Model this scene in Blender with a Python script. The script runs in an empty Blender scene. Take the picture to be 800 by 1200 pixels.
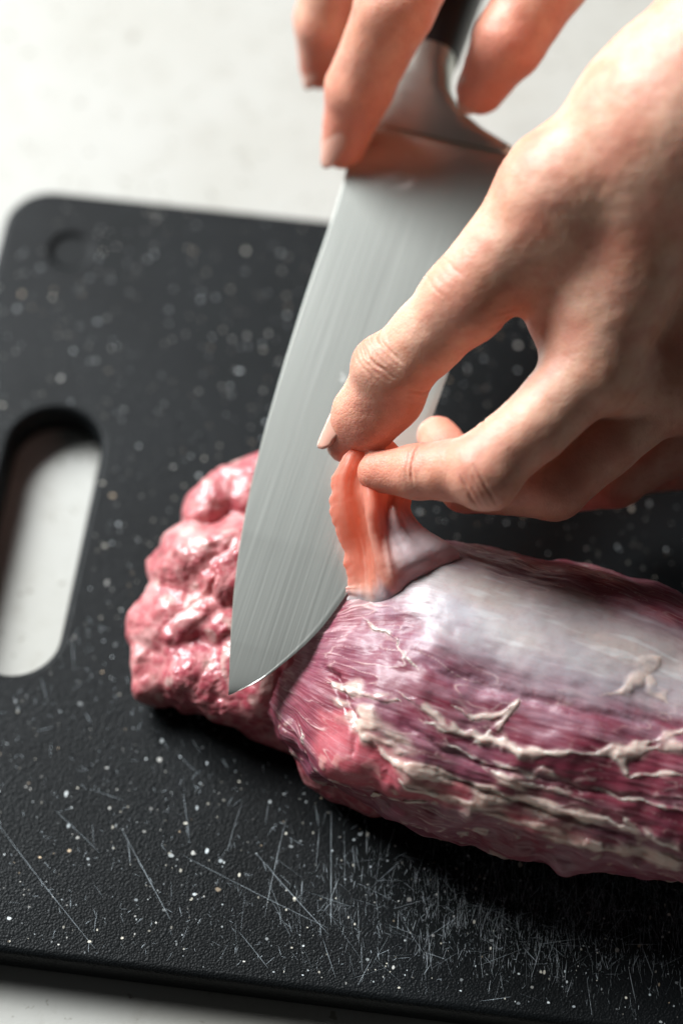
import bpy, bmesh, math, random
import numpy as np
from mathutils import Vector, Matrix

# ---------------------------------------------------------------- camera, light, exposure
sc = bpy.context.scene
col = sc.collection
CM = 0.01                                    # every list below is in centimetres; board top is z = 0
PITCH = math.radians(60); DIST = 61.5
cam_d = bpy.data.cameras.new('camera'); cam = bpy.data.objects.new('camera', cam_d); col.objects.link(cam)
cam.location = (0, -DIST*math.cos(PITCH)*CM, DIST*math.sin(PITCH)*CM)
cam.rotation_euler = (math.radians(90) - PITCH, 0, 0)
cam_d.sensor_fit = 'VERTICAL'; cam_d.sensor_height = 36; cam_d.sensor_width = 24; cam_d.lens = 85
cam_d.clip_start = 0.02; cam_d.clip_end = 50
cam_d.dof.use_dof = True; cam_d.dof.focus_distance = 0.553; cam_d.dof.aperture_fstop = 4.1
cam_d.dof.aperture_blades = 9
sc.camera = cam

world = bpy.data.worlds.new('World'); sc.world = world; world.use_nodes = True
bg = world.node_tree.nodes['Background']
bg.inputs['Color'].default_value = (0.92, 0.97, 1.0, 1); bg.inputs['Strength'].default_value = 0.035

def area(name, loc, target, sx, sy, power, colr):
    l = bpy.data.lights.new(name, 'AREA'); l.shape = 'RECTANGLE'; l.size = sx; l.size_y = sy
    l.energy = power; l.color = colr
    o = bpy.data.objects.new(name, l); col.objects.link(o); o.location = loc
    o.rotation_euler = (Vector(target) - Vector(loc)).to_track_quat('-Z', 'Y').to_euler()
    return o
area('window_light', (-1.12, 1.18, 1.27), (0, 0, 0.02), 1.25, 0.9, 134, (0.935, 0.98, 1.0))

sc.view_settings.view_transform = 'Standard'; sc.view_settings.look = 'None'
sc.view_settings.exposure = 0.0; sc.view_settings.gamma = 1.0
sc.render.engine = 'CYCLES'
sc.cycles.use_denoising = True
sc.cycles.max_bounces = 6; sc.cycles.diffuse_bounces = 3; sc.cycles.glossy_bounces = 3; sc.cycles.transmission_bounces = 3

# ---------------------------------------------------------------- helpers
rng = np.random.default_rng(7); random.seed(7)
_perm = np.random.default_rng(3).permutation(256); _perm = np.concatenate([_perm, _perm, _perm])
_g = np.random.default_rng(5).normal(size=(256, 3)); _g /= np.linalg.norm(_g, axis=1)[:, None]; _g = _g.astype(np.float32)
def noise(p, freq=1.0, octaves=1, seed=0.0, gain=0.5):
    """gradient noise, about -1..1"""
    p = np.asarray(p, dtype=np.float32); out = np.zeros(len(p), np.float32); amp = 1.0
    for o in range(octaves):
        q = p*freq + np.float32(seed*17.13 + o*5.7)
        i = np.floor(q).astype(np.int64); f = (q - i).astype(np.float32); i &= 255
        u = f*f*f*(f*(f*6 - 15) + 10)
        def gr(a, b, c):
            h = _perm[_perm[_perm[(i[:, 0]+a) & 255] + ((i[:, 1]+b) & 255)] + ((i[:, 2]+c) & 255)]
            g = _g[h]
            return g[:, 0]*(f[:, 0]-a) + g[:, 1]*(f[:, 1]-b) + g[:, 2]*(f[:, 2]-c)
        x00 = gr(0,0,0)*(1-u[:,0]) + gr(1,0,0)*u[:,0]; x10 = gr(0,1,0)*(1-u[:,0]) + gr(1,1,0)*u[:,0]
        x01 = gr(0,0,1)*(1-u[:,0]) + gr(1,0,1)*u[:,0]; x11 = gr(0,1,1)*(1-u[:,0]) + gr(1,1,1)*u[:,0]
        y0 = x00*(1-u[:,1]) + x10*u[:,1]; y1 = x01*(1-u[:,1]) + x11*u[:,1]
        out += amp*1.6*(y0*(1-u[:,2]) + y1*u[:,2]); amp *= gain; freq *= 2.03
    return out
def sstep(a, b, x):
    t = np.clip((x - a)/(b - a), 0, 1); return t*t*(3 - 2*t)
def mixc(c, d, t):
    d = np.asarray(d, float)
    return c*(1 - t[:, None]) + d*t[:, None]

def new_mesh(name, verts, faces, smooth=True):
    me = bpy.data.meshes.new(name)
    v = np.asarray(verts, dtype=np.float64)*CM
    faces = np.asarray(faces) if not isinstance(faces, list) else faces
    if isinstance(faces, np.ndarray):
        n, k = faces.shape
        me.vertices.add(len(v)); me.vertices.foreach_set('co', v.ravel())
        me.loops.add(n*k); me.loops.foreach_set('vertex_index', faces.ravel().astype(np.int32))
        me.polygons.add(n); me.polygons.foreach_set('loop_start', np.arange(0, n*k, k, dtype=np.int32))
        try: me.polygons.foreach_set('loop_total', np.full(n, k, dtype=np.int32))
        except Exception: pass
        me.update(calc_edges=True); me.validate()
    else:
        me.from_pydata([tuple(x) for x in v], [], faces); me.update()
    if smooth: me.polygons.foreach_set('use_smooth', np.ones(len(me.polygons), dtype=bool))
    return me
def set_col(me, c, name='col'):
    a = me.attributes.new(name, 'FLOAT_COLOR', 'POINT')
    rgba = np.ones((len(me.vertices), 4), np.float32); rgba[:, :3] = np.clip(c, 0, 1); a.data.foreach_set('color', rgba.ravel())
def set_val(me, name, x):
    a = me.attributes.new(name, 'FLOAT', 'POINT'); a.data.foreach_set('value', np.asarray(x, np.float32))
def set_vec(me, name, x):
    a = me.attributes.new(name, 'FLOAT_VECTOR', 'POINT'); a.data.foreach_set('vector', np.asarray(x, np.float32).ravel())
def link(name, me, mat=None, parent=None):
    o = bpy.data.objects.new(name, me); col.objects.link(o)
    if mat is not None and me is not None: me.materials.append(mat)
    if parent is not None: o.parent = parent
    return o
def thing(name, label, cat):
    o = bpy.data.objects.new(name, None); col.objects.link(o); o.empty_display_size = 0.02
    o['label'] = label; o['category'] = cat
    return o
def verts_of(me):
    a = np.empty(len(me.vertices)*3, np.float32); me.vertices.foreach_get('co', a); return a.reshape(-1, 3)/CM
def normals_of(me):
    a = np.empty(len(me.vertices)*3, np.float32); me.vertex_normals.foreach_get('vector', a); return a.reshape(-1, 3)
def set_verts(me, v):
    me.vertices.foreach_set('co', (np.asarray(v)*CM).astype(np.float32).ravel()); me.update()
def subdivide(V, Q):
    """split every quad in four and round the result off"""
    e = np.concatenate([Q[:, [i, (i+1) % 4]] for i in range(4)]); es = np.sort(e, 1)
    key, inv = np.unique(es[:, 0].astype(np.int64)*len(V)+es[:, 1], return_inverse=True)
    mid = (V[key//len(V)] + V[key % len(V)])/2; n = len(V); k = len(Q); E = inv.reshape(4, k) + n
    cen = V[Q].mean(1); c = np.arange(k) + n + len(mid)
    out = np.concatenate([np.stack([Q[:, i], E[i], c, E[(i-1) % 4]], 1) for i in range(4)])
    V = np.concatenate([V, mid, cen])
    return relax(V, out, 3), out

# node helpers
def mat(name):
    m = bpy.data.materials.new(name); m.use_nodes = True
    nt = m.node_tree; b = nt.nodes['Principled BSDF']
    return m, nt, b
def N(nt, typ, **kw):
    n = nt.nodes.new(typ)
    for k, v in kw.items():
        if k in n.inputs: n.inputs[k].default_value = v
        else: setattr(n, k, v)
    return n
def ramp(nt, fac, stops):
    r = nt.nodes.new('ShaderNodeValToRGB'); nt.links.new(fac, r.inputs[0])
    el = r.color_ramp.elements
    while len(el) < len(stops): el.new(0.5)
    for e, (p, c) in zip(el, stops):
        e.position = p; e.color = (c, c, c, 1) if isinstance(c, (int, float)) else (*c, 1)
    return r
def coords(nt, scale=(1, 1, 1), rot=(0, 0, 0), attr=None):
    mp = nt.nodes.new('ShaderNodeMapping'); mp.inputs['Scale'].default_value = scale; mp.inputs['Rotation'].default_value = rot
    if attr:
        a = nt.nodes.new('ShaderNodeAttribute'); a.attribute_name = attr; nt.links.new(a.outputs['Vector'], mp.inputs['Vector'])
    else:
        t = nt.nodes.new('ShaderNodeTexCoord'); nt.links.new(t.outputs['Object'], mp.inputs['Vector'])
    return mp.outputs['Vector']
def mixrgb(nt, fac, a, b, blend='MIX'):
    n = nt.nodes.new('ShaderNodeMix'); n.data_type = 'RGBA'; n.blend_type = blend
    for sock, v in ((n.inputs['Factor'], fac), (n.inputs['A'], a), (n.inputs['B'], b)):
        pass
    ins = [i for i in n.inputs if i.enabled]
    f, A, B = n.inputs[0], n.inputs[6], n.inputs[7]
    for s, v in ((f, fac), (A, a), (B, b)):
        if hasattr(v, 'is_linked') or hasattr(v, 'links'): nt.links.new(v, s)
        elif isinstance(v, (int, float)): s.default_value = v
        else: s.default_value = (*v, 1) if len(v) == 3 else v
    return n.outputs[2]
def bump(nt, h, strength, dist, prev=None):
    n = nt.nodes.new('ShaderNodeBump'); n.inputs['Strength'].default_value = strength; n.inputs['Distance'].default_value = dist
    nt.links.new(h, n.inputs['Height'])
    if prev is not None: nt.links.new(prev, n.inputs['Normal'])
    return n.outputs['Normal']

# ---------------------------------------------------------------- signed distance modelling of soft bodies
class Field:
    def __init__(s, lo, hi, h):
        s.lo = np.array(lo, float); s.h = h
        s.n = np.ceil((np.array(hi) - s.lo)/h).astype(int) + 1
        s.ax = [(s.lo[i] + h*np.arange(s.n[i])).astype(np.float32) for i in range(3)]
        s.F = np.full(s.n, 5.0, np.float32); s.bx = None
    def like(s):
        f = Field.__new__(Field); f.lo, f.h, f.n, f.ax = s.lo, s.h, s.n, s.ax; f.F = np.full(s.n, 5.0, np.float32); f.bx = None; return f
    def cone(s, a, b, r1, r2, k=0.2, flat=None, fs=1.0, bulge=0.0):
        """tapered capsule; flat = direction along which it is squashed by fs"""
        a = np.array(a, np.float32); b = np.array(b, np.float32)
        R = max(r1, r2)*1.25 + k + 3*s.h + abs(bulge)
        lo = np.minimum(a, b) - R; hi = np.maximum(a, b) + R
        sl = []
        for i in range(3):
            i0 = max(0, int((lo[i]-s.lo[i])/s.h)); i1 = min(s.n[i], int((hi[i]-s.lo[i])/s.h)+2)
            if i1 <= i0: return
            sl.append(slice(i0, i1))
        X = s.ax[0][sl[0]][:, None, None]-a[0]; Y = s.ax[1][sl[1]][None, :, None]-a[1]; Z = s.ax[2][sl[2]][None, None, :]-a[2]
        ba = b - a; L2 = float(ba@ba) + 1e-9
        t = np.clip((X*ba[0] + Y*ba[1] + Z*ba[2])/L2, 0, 1)
        dx = X - t*ba[0]; dy = Y - t*ba[1]; dz = Z - t*ba[2]
        d2 = dx*dx + dy*dy + dz*dz
        if flat is not None:
            f = np.array(flat, np.float32); f /= np.linalg.norm(f)
            c = dx*f[0] + dy*f[1] + dz*f[2]
            d2 = d2 + c*c*(1/(fs*fs) - 1)
        r = r1 + (r2 - r1)*t + bulge*4*t*(1-t)
        d = np.sqrt(d2) - r
        s.smin(d, k, tuple(sl))
        b_ = np.array([[q.start, q.stop] for q in sl]); s.bx = b_ if s.bx is None else np.stack([np.minimum(s.bx[:, 0], b_[:, 0]), np.maximum(s.bx[:, 1], b_[:, 1])], 1)
    def merge(s, g, k):
        e = int(k/s.h)+2; sl = tuple(slice(max(0, a-e), b+e) for a, b in g.bx); s.smin(g.F[sl], k, sl)
    def ball(s, c, r, k=0.2, flat=None, fs=1.0): s.cone(c, np.array(c)+1e-3, r, r, k, flat, fs)
    def smin(s, d, k, sl=Ellipsis):
        A = s.F[sl]
        if k <= 0: s.F[sl] = np.minimum(A, d); return
        h = np.clip(0.5 + 0.5*(d - A)/k, 0, 1)
        s.F[sl] = d + (A - d)*h - k*h*(1-h)
        # (mix keeps A where A is nearer)
    def chain(s, pts, rad, k=0.15, flat=None, fs=1.0):
        for i in range(len(pts)-1): s.cone(pts[i], pts[i+1], rad[i], rad[i+1], k, flat, fs)
    def mesh(s):
        F = s.F; S = F < 0; n = s.n
        c = np.zeros(n-1, np.int8)
        for i in (0, 1):
            for j in (0, 1):
                for k in (0, 1): c += S[i:n[0]-1+i, j:n[1]-1+j, k:n[2]-1+k]
        cells = np.argwhere((c > 0) & (c < 8))
        idx = np.full(n-1, -1, np.int64); idx[tuple(cells.T)] = np.arange(len(cells))
        acc = np.zeros((len(cells), 3)); cnt = np.zeros(len(cells))
        corners = [(i, j, k) for i in (0, 1) for j in (0, 1) for k in (0, 1)]
        val = {o: F[cells[:, 0]+o[0], cells[:, 1]+o[1], cells[:, 2]+o[2]] for o in corners}
        for a in corners:
            for ax in range(3):
                if a[ax] == 0:
                    b = list(a); b[ax] = 1; b = tuple(b)
                    va, vb = val[a], val[b]; m = (va < 0) != (vb < 0)
                    t = np.where(m, va/(va - vb + 1e-12), 0)
                    pos = np.tile(np.array(a, float), (len(cells), 1)); pos[:, ax] += t
                    acc[m] += pos[m]; cnt[m] += 1
        V = s.lo + s.h*(cells + acc/cnt[:, None])
        faces = []
        for ax in range(3):
            u, v = (ax+1) % 3, (ax+2) % 3
            sl0 = [slice(None)]*3; sl1 = [slice(None)]*3
            sl0[ax] = slice(0, -1); sl1[ax] = slice(1, None)
            s0, s1 = S[tuple(sl0)], S[tuple(sl1)]
            e = np.argwhere(s0 != s1)
            ok = (e[:, u] > 0) & (e[:, v] > 0) & (e[:, u] < n[u]-1) & (e[:, v] < n[v]-1)
            e = e[ok]; inside = s0[tuple(e.T)]
            def cell(du, dv):
                q = e.copy(); q[:, u] -= du; q[:, v] -= dv; return idx[tuple(q.T)]
            q = np.stack([cell(1, 1), cell(0, 1), cell(0, 0), cell(1, 0)], 1)
            q[~inside] = q[~inside][:, ::-1]
            faces.append(q)
        faces = np.concatenate(faces)
        faces = faces[(faces >= 0).all(1)]
        return V, faces
def relax(V, faces, it=4, lam=0.5, mu=-0.52):
    e = np.concatenate([faces[:, [i, (i+1) % 4]] for i in range(4)])
    for k in range(it*2):
        acc = np.zeros_like(V)
        for c in range(3): acc[:, c] = np.bincount(e[:, 0], V[e[:, 1], c], len(V)) + np.bincount(e[:, 1], V[e[:, 0], c], len(V))
        cnt = np.bincount(e[:, 0], minlength=len(V)) + np.bincount(e[:, 1], minlength=len(V))
        d = acc/np.maximum(cnt, 1)[:, None] - V
        V = V + d*(lam if k % 2 == 0 else mu)
    return V

# ---------------------------------------------------------------- materials
def make_counter_mat():
    m, nt, b = mat('pale_stone')
    n1 = N(nt, 'ShaderNodeTexNoise', Scale=9.0, Detail=5.0, Roughness=0.6); nt.links.new(coords(nt), n1.inputs['Vector'])
    n2 = N(nt, 'ShaderNodeTexNoise', Scale=120.0, Detail=4.0, Roughness=0.7); nt.links.new(coords(nt), n2.inputs['Vector'])
    n3 = N(nt, 'ShaderNodeTexNoise', Scale=320.0, Detail=2.0, Roughness=0.5); nt.links.new(coords(nt), n3.inputs['Vector'])
    c = mixrgb(nt, ramp(nt, n1.outputs['Fac'], [(0.35, 0), (0.65, 1)]).outputs[0], (0.38, 0.365, 0.325), (0.435, 0.425, 0.395))
    c = mixrgb(nt, ramp(nt, n2.outputs['Fac'], [(0.30, 0.55), (0.46, 0)]).outputs[0], c, (0.32, 0.30, 0.26))
    c = mixrgb(nt, ramp(nt, n3.outputs['Fac'], [(0.27, 0.9), (0.33, 0)]).outputs[0], c, (0.20, 0.18, 0.14))
    nt.links.new(c, b.inputs['Base Color']); b.inputs['Roughness'].default_value = 0.45
    nt.links.new(bump(nt, n2.outputs['Fac'], 0.25, 0.0004), b.inputs['Normal'])
    return m
def make_board_mat():
    m, nt, b = mat('black_grained_plastic')
    v = coords(nt)
    vo = N(nt, 'ShaderNodeTexVoronoi', Scale=2100.0, feature='SMOOTH_F1', Smoothness=0.6); nt.links.new(v, vo.inputs['Vector'])
    n2 = N(nt, 'ShaderNodeTexNoise', Scale=900.0, Detail=3.0, Roughness=0.6); nt.links.new(v, n2.inputs['Vector'])
    n3 = N(nt, 'ShaderNodeTexNoise', Scale=16.0, Detail=4.0, Roughness=0.6); nt.links.new(v, n3.inputs['Vector'])
    nt.links.new(mixrgb(nt, ramp(nt, n3.outputs['Fac'], [(0.35, 0), (0.7, 1)]).outputs[0], (0.0035, 0.0041, 0.0044), (0.0065, 0.0077, 0.0085)), b.inputs['Base Color'])
    r = ramp(nt, n3.outputs['Fac'], [(0.3, 0.50), (0.72, 0.36)])
    nt.links.new(r.outputs[0], b.inputs['Roughness'])
    b.inputs['Specular IOR Level'].default_value = 0.11
    nm = bump(nt, vo.outputs['Distance'], 0.55, 0.00022)
    nm = bump(nt, n2.outputs['Fac'], 0.5, 0.00018, nm)
    nt.links.new(nm, b.inputs['Normal'])
    return m
def simple(name, c, rough, metal=0.0, spec=0.5, sss=0.0, rad=(1, 0.4, 0.25), sc_=0.002):
    m, nt, b = mat(name)
    b.inputs['Base Color'].default_value = (*c, 1); b.inputs['Roughness'].default_value = rough; b.inputs['Metallic'].default_value = metal
    b.inputs['Specular IOR Level'].default_value = spec
    if sss: b.inputs['Subsurface Weight'].default_value = sss; b.inputs['Subsurface Radius'].default_value = rad; b.inputs['Subsurface Scale'].default_value = sc_
    return m
def make_fleck_mat():
    m, nt, b = mat('pale_fleck')
    a = nt.nodes.new('ShaderNodeAttribute'); a.attribute_name = 'col'; nt.links.new(a.outputs['Color'], b.inputs['Base Color'])
    b.inputs['Roughness'].default_value = 0.45
    return m
def make_steel_mat():
    m, nt, b = mat('brushed_steel')
    b.inputs['Metallic'].default_value = 1.0
    v = coords(nt, (15, 3600, 3600), attr='blade_uv')                    # fine grinding lines along the blade
    n1 = N(nt, 'ShaderNodeTexNoise', Scale=1.0, Detail=3.0, Roughness=0.6); nt.links.new(v, n1.inputs['Vector'])
    v1 = coords(nt, (4, 900, 900), attr='blade_uv')
    n1b = N(nt, 'ShaderNodeTexNoise', Scale=1.0, Detail=2.0, Roughness=0.5); nt.links.new(v1, n1b.inputs['Vector'])
    v2 = coords(nt, (60, 2200, 2200), (0, 0, math.radians(24)), attr='blade_uv')
    n2 = N(nt, 'ShaderNodeTexNoise', Scale=1.0, Detail=2.0, Roughness=0.5); nt.links.new(v2, n2.inputs['Vector'])
    v3 = coords(nt, (70, 2600, 2600), (0, 0, math.radians(-31)), attr='blade_uv')
    n3 = N(nt, 'ShaderNodeTexNoise', Scale=1.0, Detail=2.0, Roughness=0.5); nt.links.new(v3, n3.inputs['Vector'])
    v4 = coords(nt, (60, 60, 60), attr='blade_uv')
    n4 = N(nt, 'ShaderNodeTexNoise', Scale=1.0, Detail=4.0, Roughness=0.6, Distortion=0.6); nt.links.new(v4, n4.inputs['Vector'])
    sm = ramp(nt, n4.outputs['Fac'], [(0.66, 0), (0.71, 0.8)])           # dried smears
    c = mixrgb(nt, n1b.outputs['Fac'], (0.565, 0.57, 0.525), (0.585, 0.59, 0.545))
    c = mixrgb(nt, sm.outputs[0], c, (0.62, 0.61, 0.585))
    nt.links.new(c, b.inputs['Base Color'])
    rr = ramp(nt, n1.outputs['Fac'], [(0.3, 0.29), (0.7, 0.335)])
    nt.links.new(mixrgb(nt, sm.outputs[0], rr.outputs[0], (0.42, 0.42, 0.42)), b.inputs['Roughness'])
    nm = bump(nt, n1.outputs['Fac'], 0.09, 0.00003)
    nm = bump(nt, ramp(nt, n2.outputs['Fac'], [(0.66, 0), (0.74, 1)]).outputs[0], 0.09, 0.00003, nm)
    nm = bump(nt, ramp(nt, n3.outputs['Fac'], [(0.70, 0), (0.76, 1)]).outputs[0], 0.09, 0.00003, nm)
    nt.links.new(nm, b.inputs['Normal'])
    return m
def make_skin_mat(name):
    m, nt, b = mat(name)
    a = nt.nodes.new('ShaderNodeAttribute'); a.attribute_name = 'col'
    v = coords(nt)
    n1 = N(nt, 'ShaderNodeTexNoise', Scale=110.0, Detail=4.0, Roughness=0.6); nt.links.new(v, n1.inputs['Vector'])
    n4 = N(nt, 'ShaderNodeTexNoise', Scale=650.0, Detail=2.0, Roughness=0.5); nt.links.new(v, n4.inputs['Vector'])
    c = mixrgb(nt, ramp(nt, n1.outputs['Fac'], [(0.40, 0), (0.66, 0.6)]).outputs[0], a.outputs['Color'], (0.56, 0.20, 0.14), 'MIX')
    c = mixrgb(nt, ramp(nt, n4.outputs['Fac'], [(0.58, 0), (0.72, 0.22)]).outputs[0], c, (0.42, 0.20, 0.13), 'MIX')
    nt.links.new(c, b.inputs['Base Color'])
    b.inputs['Subsurface Weight'].default_value = 0.55
    b.inputs['Subsurface Radius'].default_value = (1.0, 0.32, 0.16); b.inputs['Subsurface Scale'].default_value = 0.0030
    b.inputs['Roughness'].default_value = 0.46; b.inputs['Specular IOR Level'].default_value = 0.42
    vo = N(nt, 'ShaderNodeTexVoronoi', Scale=1100.0, feature='DISTANCE_TO_EDGE'); 
    wv = N(nt, 'ShaderNodeTexNoise', Scale=260.0, Detail=2.0)
    nt.links.new(v, wv.inputs['Vector'])
    vm = nt.nodes.new('ShaderNodeVectorMath'); vm.operation = 'MULTIPLY_ADD'; vm.inputs[1].default_value = (0.0012,)*3
    nt.links.new(wv.outputs['Color'], vm.inputs[0]); nt.links.new(v, vm.inputs[2]); nt.links.new(vm.outputs[0], vo.inputs['Vector'])
    nm = bump(nt, ramp(nt, vo.outputs['Distance'], [(0.0, 0), (0.22, 1)]).outputs[0], 0.30, 0.00016)
    nm = bump(nt, n1.outputs['Fac'], 0.25, 0.0006, nm)
    nt.links.new(nm, b.inputs['Normal'])
    return m
def make_meat_mat(name, sss=0.35, fibre=1.0, rough=0.43, scale=0.0022, wet=(0.15, 0.2), fine=0.20, cells=0.0):
    m, nt, b = mat(name)
    a = nt.nodes.new('ShaderNodeAttribute'); a.attribute_name = 'col'
    w = nt.nodes.new('ShaderNodeAttribute'); w.attribute_name = 'fibre'
    v = coords(nt, (1.2, 26, 26), attr='fuv')
    n1 = N(nt, 'ShaderNodeTexNoise', Scale=1.0, Detail=4.0, Roughness=0.65, Distortion=0.25); nt.links.new(v, n1.inputs['Vector'])
    v2 = coords(nt, (700, 700, 700))
    n2 = N(nt, 'ShaderNodeTexNoise', Scale=1.0, Detail=3.0, Roughness=0.6); nt.links.new(v2, n2.inputs['Vector'])
    fr = ramp(nt, n1.outputs['Fac'], [(0.50, 0), (0.78, 0.38*fibre)])
    fm = nt.nodes.new('ShaderNodeMath'); fm.operation = 'MULTIPLY'; nt.links.new(fr.outputs[0], fm.inputs[0]); nt.links.new(w.outputs['Fac'], fm.inputs[1])
    c = mixrgb(nt, fm.outputs[0], a.outputs['Color'], (0.52, 0.36, 0.38))
    dk = ramp(nt, n2.outputs['Fac'], [(0.30, 0.35), (0.52, 0)])
    dm = nt.nodes.new('ShaderNodeMath'); dm.operation = 'MULTIPLY'; nt.links.new(dk.outputs[0], dm.inputs[0]); nt.links.new(w.outputs['Fac'], dm.inputs[1])
    c = mixrgb(nt, dm.outputs[0], c, (0.20, 0.035, 0.045))
    nt.links.new(c, b.inputs['Base Color'])
    b.inputs['Subsurface Weight'].default_value = sss
    b.inputs['Subsurface Radius'].default_value = (1.0, 0.35, 0.30); b.inputs['Subsurface Scale'].default_value = scale
    b.inputs['Roughness'].default_value = rough; b.inputs['Specular IOR Level'].default_value = 0.30
    b.inputs['Coat Weight'].default_value = wet[0]; b.inputs['Coat Roughness'].default_value = wet[1]
    nm = bump(nt, n1.outputs['Fac'], 0.22*fibre, 0.0003)
    nm = bump(nt, n2.outputs['Fac'], fine, 0.0004, nm)
    if cells:                                             # bundles of cut muscle fibre
        vc = coords(nt); wn = N(nt, 'ShaderNodeTexNoise', Scale=160.0, Detail=2.0); nt.links.new(vc, wn.inputs['Vector'])
        vm = nt.nodes.new('ShaderNodeVectorMath'); vm.operation = 'MULTIPLY_ADD'; vm.inputs[1].default_value = (0.003,)*3
        nt.links.new(wn.outputs['Color'], vm.inputs[0]); nt.links.new(vc, vm.inputs[2])
        vo = N(nt, 'ShaderNodeTexVoronoi', Scale=430.0, feature='SMOOTH_F1', Smoothness=0.35); nt.links.new(vm.outputs[0], vo.inputs['Vector'])
        inv = nt.nodes.new('ShaderNodeMath'); inv.operation = 'SUBTRACT'; inv.inputs[0].default_value = 1.0; nt.links.new(vo.outputs['Distance'], inv.inputs[1])
        nm = bump(nt, inv.outputs[0], cells, 0.0011, nm)
        c = mixrgb(nt, ramp(nt, vo.outputs['Distance'], [(0.35, 0), (0.75, 0.35)]).outputs[0], c, (0.66, 0.36, 0.34))
        nt.links.new(c, b.inputs['Base Color'])
    nt.links.new(nm, b.inputs['Normal']); nt.links.new(nm, b.inputs['Coat Normal'])
    return m

STONE = make_counter_mat(); BOARD = make_board_mat(); FLECK = make_fleck_mat(); STEEL = make_steel_mat()
SCR = simple('raised_scratch_burr', (0.52, 0.58, 0.62), 0.35)
HANDLE = simple('black_handle_plastic', (0.010, 0.010, 0.011), 0.38)
RIVET = simple('rivet_steel', (0.6, 0.6, 0.58), 0.3, metal=1.0)
SKIN = make_skin_mat('skin')
NAIL = simple('finger_nail', (0.60, 0.31, 0.235), 0.36, sss=0.4, sc_=0.0015)
MEAT = make_meat_mat('raw_pork'); SILVER = make_meat_mat('silver_skin', 0.35, 0.9, 0.38, 0.002, (0.12, 0.2), 0.14)
FAT = make_meat_mat('soft_fat', 0.5, 0.25, 0.34, 0.0025, (0.45, 0.12)); ENDM = make_meat_mat('raw_pork_end', 0.4, 0.0, 0.40, 0.0028, (0.40, 0.12), 0.5, 0.32)

# ---------------------------------------------------------------- counter (the setting)
def build_counter():
    n = 2; s = 160; z = -1.06
    me = new_mesh('counter', [(-s, -s, z), (s, -s, z), (s, s, z), (-s, s, z)], [(0, 1, 2, 3)], False)
    o = link('counter', me, STONE); o['kind'] = 'structure'
build_counter()

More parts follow.
